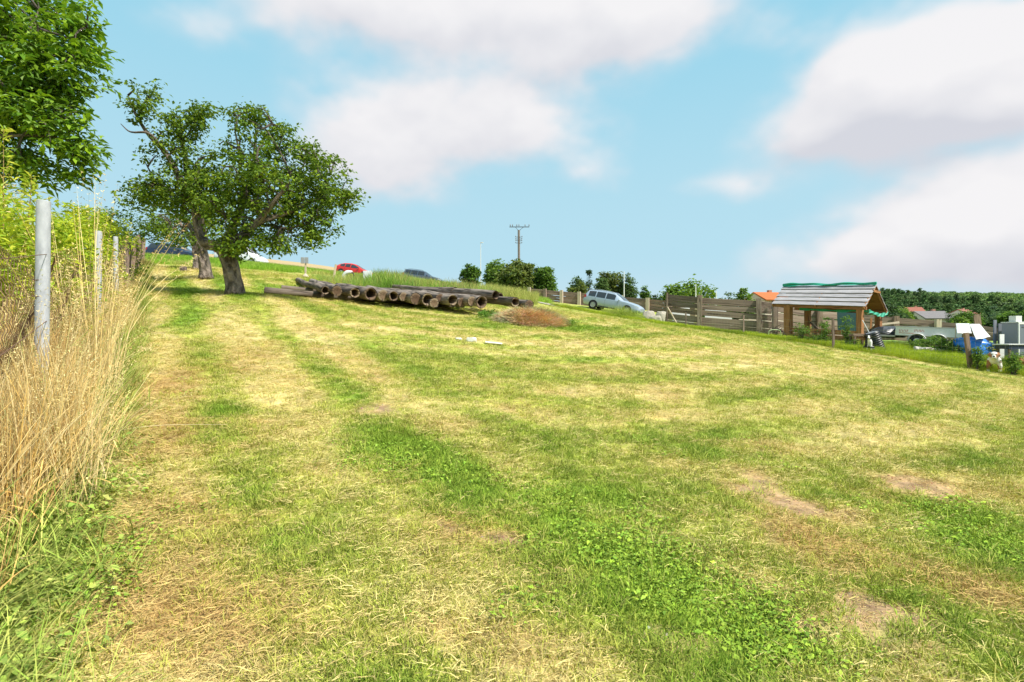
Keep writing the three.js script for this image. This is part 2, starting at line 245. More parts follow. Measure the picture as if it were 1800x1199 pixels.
function tube(points, radii, seg = 8, cap = true) {     // tapered limb through points
  const pos = [], uv = [], idx = [], n = points.length; let up = V3(0.31, 0.2, 0.93), len = 0;
  for (let i = 0; i < n; i++) {
    const t = points[Math.min(i + 1, n - 1)].clone().sub(points[Math.max(i - 1, 0)]).normalize();
    let a = up.clone().addScaledVector(t, -up.dot(t)); if (a.lengthSq() < 1e-4) a = V3(1, 0, 0).addScaledVector(t, -t.x); a.normalize(); up = a; const b = t.clone().cross(a);
    if (i) len += points[i].distanceTo(points[i - 1]);
    for (let k = 0; k <= seg; k++) { const th = k / seg * Math.PI * 2, rr = typeof radii === 'function' ? radii(i / (n - 1), th) : radii[i]; const p = points[i].clone().addScaledVector(a, Math.cos(th) * rr).addScaledVector(b, Math.sin(th) * rr); pos.push(p.x, p.y, p.z); uv.push(k / seg * Math.max(1, Math.round(rr * 6)), len); }
  }
  for (let i = 0; i < n - 1; i++) for (let k = 0; k < seg; k++) { const a = i * (seg + 1) + k, b = a + 1, c = a + seg + 1; idx.push(a, b, c, b, c + 1, c); }
  if (cap) for (const i of [0, n - 1]) { const c = pos.length / 3; pos.push(points[i].x, points[i].y, points[i].z); uv.push(0, 0); for (let k = 0; k < seg; k++) { const a = i * (seg + 1) + k; i ? idx.push(a, a + 1, c) : idx.push(a + 1, a, c); } }
  const g = new THREE.BufferGeometry(); g.setAttribute('position', new THREE.Float32BufferAttribute(pos, 3)); g.setAttribute('uv', new THREE.Float32BufferAttribute(uv, 2)); g.setIndex(idx); g.computeVertexNormals(); return g;
}
const smooth = (pts, n) => new THREE.CatmullRomCurve3(pts).getPoints(n);
const lerpR = (rs) => (t) => { const u = t * (rs.length - 1), i = Math.min(rs.length - 2, Math.floor(u)); return mixf(rs[i], rs[i + 1], u - i); };
function box(w, h, d, x = 0, y = 0, z = 0) { const g = new THREE.BoxGeometry(w, h, d); g.translate(x, y, z); return g; }
const flat = (g) => { const f = g.index ? g.toNonIndexed() : g; f.computeVertexNormals(); return f; };
function merge(list) { return mergeGeometries(list.map((g) => { const q = g.index ? g.toNonIndexed() : g; for (const k of Object.keys(q.attributes)) if (!['position', 'normal', 'uv'].includes(k)) q.deleteAttribute(k); if (!q.attributes.uv) q.setAttribute('uv', new THREE.Float32BufferAttribute(new Float32Array(q.attributes.position.count * 2), 2)); return q; })); }
// put a board's axis between two points
function between(g, a, b, roll = 0) { const m = new THREE.Matrix4(), x = b.clone().sub(a).normalize(); let z = V3(0, 1, 0); if (Math.abs(x.y) > 0.95) z = V3(0, 0, 1); const zz = x.clone().cross(z).normalize().negate(); const y = zz.clone().cross(x).negate(); const yy = zz.clone().cross(x); m.makeBasis(x, yy, zz); const q = g.clone(); if (roll) q.rotateX(roll); q.applyMatrix4(m); const c = a.clone().add(b).multiplyScalar(0.5); q.translate(c.x, c.y, c.z); return q; }

// leaves: folded four-sided blades scattered in clumps round given centres
function leafCloud(centres, per, spread, size, seed, o = {}) {
  const r = rng(seed), n = centres.length * per, pos = new Float32Array(n * 12), nor = new Float32Array(n * 12), col = new Float32Array(n * 12), idx = new Uint32Array(n * 6);
  const asp = o.aspect || 0.55, tones = o.tones || [[1, 1, 1]], up = o.up ?? 0.55; let q = 0;
  const N = V3(), D = V3(), S = V3(), p = V3();
  for (const c of centres) for (let k = 0; k < per; k++) {
    let gx = r() + r() + r() - 1.5, gy = r() + r() + r() - 1.5, gz = r() + r() + r() - 1.5; const sp = spread * (c.s || 1);
    p.set(c.x + gx * sp, c.y + gy * sp * (o.flatten || 0.75), c.z + gz * sp);
    N.set(r() * 2 - 1 + gx * 0.5, r() * 2 - 1 + up * 1.8 + gy * 0.3, r() * 2 - 1 + gz * 0.5).normalize();
    D.set(r() * 2 - 1 + gx * 0.8, (r() * 2 - 1) * 0.6 - (o.droop || 0.25), r() * 2 - 1 + gz * 0.8); D.addScaledVector(N, -D.dot(N)).normalize(); S.crossVectors(N, D);
    const L = size * (0.5 + 0.9 * r()), w = L * asp * 0.5, fold = w * 0.35, t = tones[Math.floor(r() * tones.length)], b = 0.78 + 0.44 * r();
    const P4 = [[0, 0, 0], [0.45 * L, w, fold], [L, 0, -0.12 * L], [0.45 * L, -w, fold]];
    P4.forEach(([a, s, f], i) => { const e = q * 12 + i * 3; pos[e] = p.x + D.x * a + S.x * s + N.x * f; pos[e + 1] = p.y + D.y * a + S.y * s + N.y * f; pos[e + 2] = p.z + D.z * a + S.z * s + N.z * f; nor[e] = N.x; nor[e + 1] = N.y; nor[e + 2] = N.z; col[e] = t[0] * b; col[e + 1] = t[1] * b; col[e + 2] = t[2] * b; });
    idx.set([q * 4, q * 4 + 2, q * 4 + 1, q * 4, q * 4 + 3, q * 4 + 2], q * 6); q++;
  }
  const g = new THREE.BufferGeometry(); g.setAttribute('position', new THREE.BufferAttribute(pos, 3)); g.setAttribute('normal', new THREE.BufferAttribute(nor, 3)); g.setAttribute('color', new THREE.BufferAttribute(col, 3)); g.setIndex(new THREE.BufferAttribute(idx, 1)); return g;
}
function clumpsIn(lobes, seed, shell = 0.55, gap = 0, gapCut = 0.44) {          // lobes: [x, y, z, rx, ry, rz, count]; points weighted to the outside
  const r = rng(seed), out = [];
  for (const [x, y, z, rx, ry, rz, n] of lobes) for (let i = 0; i < n; i++) {
    const u = r() * 2 - 1, th = r() * Math.PI * 2, s = Math.sqrt(1 - u * u), k = Math.pow(r(), shell * 0.6) * (0.86 + 0.28 * r());
    const q = V3(x + rx * k * s * Math.cos(th), y + ry * k * u, z + rz * k * s * Math.sin(th)); if (gap && fbm3(q.x * gap + seed, q.y * gap, q.z * gap, 2, seed) < gapCut) continue; out.push(q);
  }
  return out;
}

// ------------------------------------------------------------------ the ground
{
  const S = (GN - 1) * GS, TX = 2048;
  const map = dataTexture(TX, TX, (u, v) => {
    const x = GX0 + u * S, d = GD0 + v * S, k = coverColor(x, d);
    const n = 0.72 + 0.56 * h2(Math.floor(u * TX), Math.floor(v * TX), 5), n2 = 0.62 + 0.76 * vn(x * 9, d * 9, 8);
    return [k[0] * n * n2, k[1] * n * n2, k[2] * n * n2];
  });
  map.wrapS = map.wrapT = THREE.ClampToEdgeWrapping;
  const pos = [], uv = [], idx = [];
  for (let j = 0; j < GN; j++) for (let i = 0; i < GN; i++) { const x = GX0 + i * GS, d = GD0 + j * GS; pos.push(x, grid[j * GN + i], -d); uv.push(i / (GN - 1), j / (GN - 1)); }
  for (let j = 0; j < GN - 1; j++) for (let i = 0; i < GN - 1; i++) { const a = j * GN + i; idx.push(a, a + 1, a + GN, a + 1, a + GN + 1, a + GN); }
  const g = new THREE.BufferGeometry(); g.setAttribute('position', new THREE.Float32BufferAttribute(pos, 3)); g.setAttribute('uv', new THREE.Float32BufferAttribute(uv, 2)); g.setIndex(idx); g.computeVertexNormals();
  const m = mesh('field_ground', g, std([0.85, 0.85, 0.85], 1, { map })); tag(m, 'mown sloping meadow with straw and green patches', 'meadow', null, 'structure');

  // the land beyond, out to the wooded hill
  const xs = [], ds = [];
  for (let i = 0; i <= 150; i++) { const u = i / 75 - 1; xs.push(Math.sign(u) * (34 * Math.abs(u) * 2.2 + 1500 * Math.pow(Math.abs(u), 4.5))); }
  for (let i = 0; i <= 130; i++) { const u = i / 130; ds.push(-60 + 190 * u + 1600 * Math.pow(u, 4)); }
  const p2 = [], c2 = [], i2 = [];
  for (const d of ds) for (const x of xs) {
    const inside = x > GX0 + 1 && x < GX0 + S - 1 && d > GD0 + 1 && d < GD0 + S - 1;
    p2.push(x, rawH(x, d) - (inside ? 1.2 : 0.03), -d);
    const n = 0.8 + 0.4 * fbm(x * 0.11, d * 0.11, 3, 91); const k = mix3([0.2, 0.26, 0.06], [0.4, 0.36, 0.14], sstep(0.42, 0.6, fbm(x / 40, d / 40, 3, 92))); c2.push(k[0] * n, k[1] * n, k[2] * n);
  }
  const nx = xs.length; for (let j = 0; j < ds.length - 1; j++) for (let i = 0; i < nx - 1; i++) { const a = j * nx + i; i2.push(a, a + 1, a + nx, a + 1, a + nx + 1, a + nx); }
  const g2 = new THREE.BufferGeometry(); g2.setAttribute('position', new THREE.Float32BufferAttribute(p2, 3)); g2.setAttribute('color', new THREE.Float32BufferAttribute(c2, 3)); g2.setIndex(i2); g2.computeVertexNormals();
  const m2 = mesh('terrain', g2, std([1, 1, 1], 1, { vertexColors: true })); tag(m2, 'grassy land falling to a valley and a hill', 'terrain', null, 'structure');

  // gravel track behind the log pile, and the road on top of the bank
  const strip = (name, pts, w, mat, label, lift) => {
    const c = smooth(pts.map(([x, d]) => V3(x, 0, -d)), 60), q = [], u = [], ix = [];
    c.forEach((p, i) => { const t = c[Math.min(i + 1, c.length - 1)].clone().sub(c[Math.max(i - 1, 0)]).normalize(), s = V3(-t.z, 0, t.x); for (let k = 0; k <= 6; k++) { const a = (k / 6 - 0.5) * w * (1 + 0.12 * Math.sin(i * 1.7 + k * 2.1)), x = p.x + s.x * a, z = p.z + s.z * a; q.push(x, H(x, -z) + lift, z); u.push(i * 0.8, k / 6 * w); } });
    for (let i = 0; i < c.length - 1; i++) for (let k = 0; k < 6; k++) { const a = i * 7 + k; ix.push(a, a + 7, a + 1, a + 1, a + 7, a + 8); }
    const gg = new THREE.BufferGeometry(); gg.setAttribute('position', new THREE.Float32BufferAttribute(q, 3)); gg.setAttribute('uv', new THREE.Float32BufferAttribute(u, 2)); gg.setIndex(ix); gg.computeVertexNormals();
    tag(mesh(name, gg, mat), label, name.replace('_', ' '), null, 'structure');
  };
  const gravelTex = dataTexture(256, 256, (u, v, i, j) => { const n = 0.5 + 0.5 * h2(i, j, 4), k = perFbm(u, v, 6, 6, 3, 4); return [0.38 * n + 0.12 * k, 0.345 * n + 0.11 * k, 0.3 * n + 0.09 * k]; });
  strip('gravel_track', [[-3, 33.5], [2, 36.5], [6.5, 38.5], [11, 40], [17, 41], [26, 40]], 3.0, std([1, 1, 1], 1, { map: gravelTex }), 'pale gravel track running behind the log pile to the plank fence', 0.05);
  strip('road', [[-33, 47], [-24, 50.5], [-18, 60], [-10, 62], [-3, 62.5], [6, 62]], 4.5, std([0.09, 0.09, 0.092], 0.95), 'grey road along the top of the grassy bank', 0.04);
}

// ------------------------------------------------------------------ grass
function tuft(seed, n, h, spread, w, lean, flatten = 0, seg = 2) {
  const r = rng(seed), pos = [], nor = [], col = [], idx = [];
  for (let i = 0; i < n; i++) {
    const a = r() * 6.283, rad = spread * Math.sqrt(r()), bx = Math.cos(a) * rad, bz = Math.sin(a) * rad, dir = a + (r() - 0.5) * 3, L = h * (0.5 + 0.8 * r()), ln = lean * (0.3 + 1.2 * r()), face = r() * 6.283, b = 0.75 + 0.5 * r(), base = pos.length / 3, y0 = flatten * r() * 0.03;
    for (let k = 0; k <= seg; k++) {
      const t = k / seg, th = Math.min(1.75, ln * (0.35 + 0.65 * t) + flatten * 1.2), out = Math.sin(th) * L * t, y = y0 + Math.max(0.002, Math.cos(th) * L * t), ww = w * (0.7 + 0.6 * r()) * (k === seg ? 0.12 : 1 - 0.35 * t) / 2;
      const cx = bx + Math.cos(dir) * out, cz = bz + Math.sin(dir) * out, sx = Math.cos(face) * ww, sz = Math.sin(face) * ww;
      pos.push(cx - sx, y, cz - sz, cx + sx, y + (flatten ? ww : 0), cz + sz); nor.push(-Math.sin(face) * 0.4, 0.9, Math.cos(face) * 0.4, -Math.sin(face) * 0.4, 0.9, Math.cos(face) * 0.4); col.push(b, b, b, b, b, b);
      if (k) { const q = base + k * 2; idx.push(q - 2, q - 1, q, q - 1, q + 1, q); }
    }
  }
  const g = new THREE.BufferGeometry(); g.setAttribute('position', new THREE.Float32BufferAttribute(pos, 3)); g.setAttribute('color', new THREE.Float32BufferAttribute(col, 3)); g.setIndex(idx); g.computeVertexNormals(); return g;
}
function rosette(seed, n, h, spread, size, asp) {       // clover and plantain leaves
  const r = rng(seed), c = []; for (let i = 0; i < n; i++) { const a = r() * 6.283, q = spread * Math.sqrt(r()); c.push(V3(Math.cos(a) * q, h * (0.35 + 0.65 * r()), Math.sin(a) * q)); }
  return leafCloud(c, 1, 0.004, size, seed + 1, { aspect: asp, up: 1.2, droop: 0.05, tones: [[1, 1, 1], [1.15, 1.1, 1], [0.8, 0.9, 0.9]] });
}
const grassMat = std([1, 1, 1], 1, { vertexColors: true, side: THREE.DoubleSide });
{
  const r = rng(991), shortG = [], strawG = [], leafG = [], wispG = [];
  const nearKinds = [[], [], [], []];
  const tuftsA = [tuft(1, 34, 0.05, 0.075, 0.0042, 0.9), tuft(2, 34, 0.042, 0.08, 0.0045, 1.1)], tuftsS = [tuft(3, 26, 0.045, 0.085, 0.003, 0.6, 0.8), tuft(4, 26, 0.055, 0.085, 0.0028, 0.5, 0.7)], ros = [rosette(5, 22, 0.04, 0.11, 0.022, 0.8), rosette(6, 7, 0.045, 0.07, 0.034, 0.42)], wis = [tuft(7, 9, 0.12, 0.05, 0.004, 0.8)];
  const L = { a0: [], a1: [], s0: [], s1: [], r0: [], r1: [], w0: [] }, c = {};
  const cells = [[1.7, 3.5, 7500], [3.5, 6, 14000], [6, 10, 21000], [10, 16, 22000], [16, 26, 18000], [26, 45, 9000]];
  for (const [d0, d1, n] of cells) for (let i = 0; i < n; i++) {
    const d = Math.sqrt(mixf(d0 * d0, d1 * d1, r())), x = (r() * 1.96 - 0.98) * d;
    if (x < fenceX(d) + 0.1) continue;
    cover(x, d, c); if (c.yard > 0.5 || c.verge > 0.7) continue;
    const p = r(); const y = H(x, d) - 0.004, sc = (0.75 + 0.6 * r()) * (1 + 0.9 * sstep(8, 28, d)), m = M4(x, y, -d, r() * 6.283, sc, 0.25 * r(), r() * 6.283);
    const soil = c.soil; if (soil > 0.35 && r() < soil * 1.05) { if (r() < 0.5) L.s0.push({ m: M4(x, y, -d, r() * 6.28, 0.7), c: mix3(C.brown, C.straw, r()) }); continue; }
    const v = 0.8 + 0.4 * r(), dr = clamp(c.dry + 0.5 * (r() - 0.5));
    const green = mix3(mix3(C.green, [0.27, 0.39, 0.03], c.lush), C.mid, clamp(dr * 1.5)), dryc = mix3(C.straw, C.brown, clamp(c.brown * 0.9 + 0.3 * (r() - 0.5)));
    if (p < 0.24 * Math.pow(c.lush, 1.2) && d < 16) { const k = mix3([0.2, 0.32, 0.025], [0.34, 0.45, 0.05], r() * r()); L[r() < 0.75 ? 'r0' : 'r1'].push({ m, c: k.map((q) => q * v) }); }
    else if (r() < dr * 1.05 - 0.18) L[r() < 0.5 ? 's0' : 's1'].push({ m, c: mix3(dryc, green, 0.15 * r()).map((q) => q * v) });
    else if (r() < 0.035 && d < 14) L.w0.push({ m, c: mix3(green, dryc, r() * 0.6).map((q) => q * v) });
    else L[r() < 0.5 ? 'a0' : 'a1'].push({ m, c: mix3(green, dryc, 0.35 * dr * r()).map((q) => q * v) });
  }
  const clod = new THREE.IcosahedronGeometry(0.009, 0); clod.setAttribute('color', new THREE.Float32BufferAttribute(new Float32Array(clod.attributes.position.count * 3).fill(1), 3)); const clods = [];
  for (let i = 0; i < 16000; i++) { const d = Math.sqrt(mixf(3, 100, r())), x = (r() * 1.9 - 0.95) * d; cover(x, d, c); if (c.soil < 0.3 || x < fenceX(d)) continue; clods.push({ m: M4(x, H(x, d) + 0.002, -d, r() * 6.28, 0.4 + 1.3 * r() * r(), r(), r() * 6.28, 0.7), c: mix3(C.soil, [0.5, 0.42, 0.33], r() * r()).map((q) => q * (0.7 + 0.6 * r())) }); }
  const root = thing('meadow_grass', 'short mown grass with straw and clover covering the meadow', 'grass'); root.userData.kind = 'stuff';
  instanced('green_blades', tuftsA[0], grassMat, L.a0, root); instanced('green_blades', tuftsA[1], grassMat, L.a1, root);
  instanced('straw_blades', tuftsS[0], grassMat, L.s0, root); instanced('straw_blades', tuftsS[1], grassMat, L.s1, root);
  instanced('clover_leaves', ros[0], grassMat, L.r0, root); instanced('plantain_leaves', ros[1], grassMat, L.r1, root); instanced('tall_blades', wis[0], grassMat, L.w0, root); instanced('soil_crumbs', clod, grassMat, clods, root);

  // uncut grass: bank verge, strip along the mesh fence
  const tall = tuft(11, 40, 0.2, 0.16, 0.007, 0.7), vergeL = [], yardL = [];
  for (let i = 0; i < 24000; i++) {
    const d = 33 + 18 * r(), x = -36 + 40 * r(); if (x < fenceX(d) - 8) continue; cover(x, d, c); if (c.verge < 0.5 || r() > 0.85) continue;
    const v = 0.75 + 0.5 * r(); vergeL.push({ m: M4(x, H(x, d) - 0.02, -d, r() * 6.28, 1.1 + 0.9 * r()), c: mix3(mix3([0.2, 0.42, 0.02], [0.36, 0.5, 0.05], r()), C.straw, sstep(0.55, 0.75, fbm(x * 0.3, d * 0.8, 3, 301)) * 0.8).map((q) => q * v) });
  }
  for (let i = 0; i < 19000; i++) {
    const d = 10 + 26 * r(), mx = meshX(d), e = r() * r() * 7, x = mx + 0.08 + e; if (d > 27 && e > 1) continue;
    const v = 0.75 + 0.5 * r(), k = fbm(x * 0.8, d * 0.8, 3, 302); yardL.push({ m: M4(x, H(x, d) - 0.02, -d, r() * 6.28, 0.6 + 0.55 * r()), c: mix3(mix3([0.36, 0.48, 0.02], [0.56, 0.6, 0.05], r()), [0.14, 0.22, 0.03], sstep(0.55, 0.75, k) * 0.5).map((q) => q * v) });
  }
  instanced('bank_grass', tall, grassMat, vergeL, null, 'bright green uncut grass on the roadside bank', 'grass');
  instanced('yard_grass', tall, grassMat, yardL, null, 'lush uncut grass strip behind the low mesh fence', 'grass');
}

// ------------------------------------------------------------------ trees
const barkTex = dataTexture(256, 512, (u, v) => { const f = perFbm(u, v, 14, 5, 4, 401), k = perFbm(u, v, 40, 22, 3, 405); return mix3([0.07, 0.052, 0.042], [0.34, 0.27, 0.225], clamp(0.45 + 2.0 * (f - 0.5) + 0.8 * (k - 0.5))); });
const barkBump = dataTexture(256, 512, (u, v) => { const k = clamp(0.5 + 1.9 * (perFbm(u, v, 14, 5, 4, 401) - 0.5) + 0.5 * (perFbm(u, v, 40, 22, 3, 405) - 0.5)); return [k, k, k]; }, false);
const barkMat = std([1, 1, 1], 0.95, { map: barkTex, bumpMap: barkBump, bumpScale: 0.04 });
const darkBark = std([0.55, 0.5, 0.47], 0.95, { map: barkTex, bumpMap: barkBump, bumpScale: 0.02 });
function trunkRadius(rs, seed, flare = 0.35) { const f = lerpR(rs); return (t, th) => f(t) * (1 + flare * Math.exp(-t * 9) * (0.6 + 0.4 * Math.sin(th * 3 + seed)) + 0.1 * (vn(Math.cos(th) * 2 + 5, t * 7 + Math.sin(th) * 2, seed) - 0.5) * 2 + 0.07 * Math.sin(th * 5 + seed + 3 * t)); }
function twigs(tips, limbs, seed, r0 = 0.035, share = 1) {   // thin branches from the nearest limb point to the clump centres
  const r = rng(seed), out = [], pts = limbs.flatMap((l) => l.pts.slice(Math.floor(l.pts.length * (l.from ?? 0.35))));
  for (const t of tips) { if (r() > share) continue; let best = null, bd = 1e9; for (const p of pts) { const dd = p.distanceToSquared(t) + (p.y > t.y ? 0.25 : 0); if (dd < bd) { bd = dd; best = p; } }
    const m = best.clone().lerp(t, 0.5).add(V3((r() - 0.5) * 0.3, 0.12 + 0.15 * r(), (r() - 0.5) * 0.3).multiplyScalar(Math.min(1, Math.sqrt(bd)))); out.push(tube(smooth([best, m, t], 5), [r0, r0 * 0.85, r0 * 0.7, r0 * 0.5, r0 * 0.35, r0 * 0.2], 5, false)); pts.push(m); if (pts.length > 900) pts.shift(); }
  return out;
}
function fruitTree(name, label, base, limbDefs, lobes, o) {
  const t = thing(name, label, 'tree', base, o.group), limbs = limbDefs.map((l, i) => ({ pts: smooth(l.pts.map((p) => p.clone().sub(base)), l.n || 14), l }));
  limbs.forEach((q, i) => mesh(i ? 'limb' : 'trunk', tube(q.pts, i ? (tt, th) => lerpR(q.l.r)(tt) * (1 + 0.12 * Math.sin(th * 3 + i + tt * 5)) : trunkRadius(q.l.r, o.seed), i ? 9 : 20), barkMat, t));
  const tips = clumpsIn(lobes.map(([p, rx, ry, rz, n]) => { const c = p.clone().sub(base); return [c.x, c.y, c.z, rx, ry, rz, n]; }), o.seed, o.shell, o.gap ?? 1.5, o.gapCut ?? 0.44);
  tips.forEach((p, i) => { p.s = 0.7 + 0.6 * h2(i, 3, o.seed); });
  mesh('branches', merge(twigs(tips, limbs.slice(o.from || 0), o.seed + 1, o.twig || 0.03, o.share || 0.6)), barkMat, t).userData.kind = 'stuff';
  mesh('crown', leafCloud(tips, o.per, o.spread, o.leaf, o.seed + 2, { aspect: o.aspect || 0.58, tones: o.tones, up: o.up }), o.mat, t);
  return t;
}
const appleLeaf = leafMat([0.14, 0.225, 0.018], 0.36, 0.55), appleTones = [[1, 1, 1], [1.4, 1.25, 0.9], [0.7, 0.8, 0.9], [1.5, 1.3, 0.9], [0.8, 0.9, 1]];
{
  const d = 15, b = V3(P(413, 500, d).x, 0, -d); b.y = H(b.x, d) - 0.06;
  const q = (px, py, dd = 0) => P(px, py, d + dd);
  fruitTree('apple_tree', 'leaning old apple tree with thick gnarled trunk and wide crown, beside the log pile', b, [
    { pts: [b.clone(), q(411, 492), q(405, 466), q(398, 442), q(396, 424)], r: [0.25, 0.21, 0.2, 0.22, 0.16] },
    { pts: [q(400, 452), q(383, 432, 0.1), q(360, 428, 0.2), q(348, 400, 0.3), q(342, 362, 0.3), q(318, 318, 0.1), q(292, 270), q(262, 238), q(238, 200), q(225, 168)], r: [0.2, 0.17, 0.14, 0.13, 0.11, 0.09, 0.07, 0.05, 0.035, 0.015], n: 26 },
    { pts: [q(399, 442), q(430, 415, -0.3), q(452, 392, -0.6), q(478, 360, -0.9), q(510, 320, -1)], r: [0.17, 0.13, 0.1, 0.07, 0.02] },
    { pts: [q(397, 432), q(410, 395, 0.3), q(432, 350, 0.8), q(446, 290, 0.9), q(450, 225, 0.7)], r: [0.15, 0.12, 0.09, 0.06, 0.02] },
    { pts: [q(344, 368, 0.3), q(330, 320, 0.6), q(325, 270, 0.5), q(318, 235, 0.4), q(352, 205, 0.3)], r: [0.09, 0.075, 0.06, 0.04, 0.015] },
    { pts: [q(452, 392, -0.6), q(510, 372, -0.2), q(560, 350, 0.2), q(604, 352, 0.4)], r: [0.09, 0.06, 0.04, 0.015] },
    { pts: [q(292, 270), q(262, 235, -0.4), q(228, 232, -0.5), q(212, 218, -0.6)], r: [0.05, 0.035, 0.02, 0.008] },
  ], [
    [q(480, 325), 1.45, 1.1, 1.5, 190], [q(455, 235), 0.8, 0.75, 0.8, 80], [q(545, 300), 1.0, 0.85, 1.1, 85], [q(590, 345), 0.75, 0.42, 0.7, 40], [q(500, 395), 1.25, 0.65, 1.2, 95], [q(555, 392, -0.2), 0.5, 0.62, 0.6, 34],
    [q(400, 350, -0.3), 1.0, 0.85, 1.0, 82], [q(425, 285, 0.2), 0.6, 0.6, 0.7, 34], [q(520, 250, 0.2), 0.6, 0.5, 0.6, 26], [q(345, 340, 0.3), 0.95, 0.7, 0.9, 58], [q(290, 335, 0.2), 0.75, 0.62, 0.8, 42], [q(330, 225, 0.3), 0.75, 0.4, 0.6, 34], [q(250, 190, -0.2), 0.5, 0.4, 0.4, 18], [q(290, 265), 0.6, 0.6, 0.6, 26], [q(265, 160), 0.4, 0.22, 0.3, 6], [q(365, 205, 0.3), 0.45, 0.2, 0.4, 10], [q(350, 285, 0.2), 0.5, 0.5, 0.6, 18], [q(420, 425, -0.5), 0.75, 0.42, 0.7, 36], [q(470, 432, -0.3), 0.8, 0.22, 0.6, 24], [q(240, 340, 0.3), 0.5, 0.42, 0.4, 16], [q(430, 205), 0.45, 0.25, 0.4, 8], [q(350, 195, 0.2), 0.5, 0.18, 0.4, 8],
  ], { seed: 21, per: 36, spread: 0.21, leaf: 0.105, mat: appleLeaf, tones: appleTones, from: 1, share: 0.55, gapCut: 0.37 });
}
{
  const d = 20, b = V3(P(362, 500, d).x, 0, -d); b.y = H(b.x, d) - 0.06; const q = (px, py, dd = 0) => P(px, py, d + dd);
  fruitTree('plum_tree', 'slender dark trunked fruit tree half hidden behind the leaning apple tree', b, [
    { pts: [b.clone(), q(360, 470), q(355, 445), q(352, 425), q(350, 400)], r: [0.24, 0.19, 0.18, 0.16, 0.12] },
    { pts: [q(352, 425), q(330, 395, 0.3), q(300, 370, 0.5), q(270, 360, 0.5)], r: [0.12, 0.09, 0.06, 0.02] },
    { pts: [q(350, 405), q(360, 370, -0.2), q(350, 330, -0.2), q(340, 290)], r: [0.11, 0.08, 0.05, 0.02] },
  ], [[q(300, 385), 1.3, 0.9, 1.2, 75], [q(345, 345), 1.4, 0.9, 1.3, 70], [q(275, 345), 0.8, 0.6, 0.8, 30], [q(330, 420), 1.1, 0.3, 0.9, 30], [q(400, 380), 1.2, 0.8, 1.0, 45]], { seed: 22, per: 26, spread: 0.26, leaf: 0.11, mat: appleLeaf, tones: appleTones });
}
{
  const d = 25, b = V3(P(349, 500, d).x, 0, -d); b.y = H(b.x, d) - 0.06; const q = (px, py, dd = 0) => P(px, py, d + dd);
  fruitTree('cherry_tree', 'small fruit tree with forked trunk, farthest up the slope toward the bank', b, [
    { pts: [b.clone(), q(348, 460), q(346, 445), q(345, 435)], r: [0.24, 0.2, 0.2, 0.18] },
    { pts: [q(346, 442), q(335, 420), q(318, 395), q(300, 375)], r: [0.16, 0.11, 0.07, 0.02] }, { pts: [q(346, 442), q(358, 415), q(360, 385)], r: [0.14, 0.1, 0.03] },
  ], [[q(318, 395), 1.5, 0.9, 1.3, 70], [q(285, 412), 1.0, 0.55, 0.9, 32], [q(370, 400), 1.2, 0.8, 1.0, 40], [q(345, 365), 1.4, 0.8, 1.2, 40]], { seed: 23, per: 24, spread: 0.3, leaf: 0.13, mat: appleLeaf, tones: appleTones });
}
{ // the big tree at the left edge
  const d = 13, b = V3(-14.6, 0, -d); b.y = H(b.x, d) - 0.1; const q = (px, py, dd = 0) => P(px, py, d + dd);
  const mat = leafMat([0.145, 0.27, 0.016], 0.42, 0.5);
  fruitTree('walnut_tree', 'large dense green tree towering over the yellow green shrubs by the fence', b, [
    { pts: [b.clone(), V3(-14.6, 4.2, -13), V3(-14.3, 6, -13), V3(-14.4, 8.5, -13.2)], r: [0.36, 0.28, 0.24, 0.12] },
    { pts: [V3(-14.5, 5, -13), V3(-13, 6.2, -12.6), V3(-11.4, 6.4, -12.6)], r: [0.16, 0.11, 0.03] }, { pts: [V3(-14.4, 6, -13), V3(-13, 8.2, -12.8), V3(-11.2, 9, -12.8)], r: [0.16, 0.11, 0.03] }, { pts: [V3(-14.4, 6.5, -13), V3(-16, 8.5, -13), V3(-17, 10, -13)], r: [0.15, 0.1, 0.03] },
  ], [
    [q(20, 60), 1.9, 1.7, 1.8, 210], [q(95, 110), 0.95, 1.05, 1.1, 92], [q(75, 215), 1.15, 0.75, 1.2, 110], [q(110, 275), 0.75, 0.5, 0.8, 52], [q(-30, 180), 1.8, 1.6, 1.7, 150], [q(30, 280), 1.0, 0.65, 1.0, 70], [q(-60, -40), 2.2, 1.6, 2.0, 120], [q(70, 10), 1.1, 0.9, 1.0, 70], [V3(-15.5, 8, -14), 2.6, 2.6, 2.4, 130], [q(-80, 260), 1.5, 1.0, 1.3, 60],
  ], { seed: 24, per: 26, spread: 0.26, leaf: 0.2, aspect: 0.42, mat, tones: [[1, 1, 1], [1.35, 1.2, 0.9], [0.75, 0.85, 0.9], [1.7, 1.45, 0.8]], up: 0.75, share: 0.4, shell: 0.5, gap: 1.1 });
}
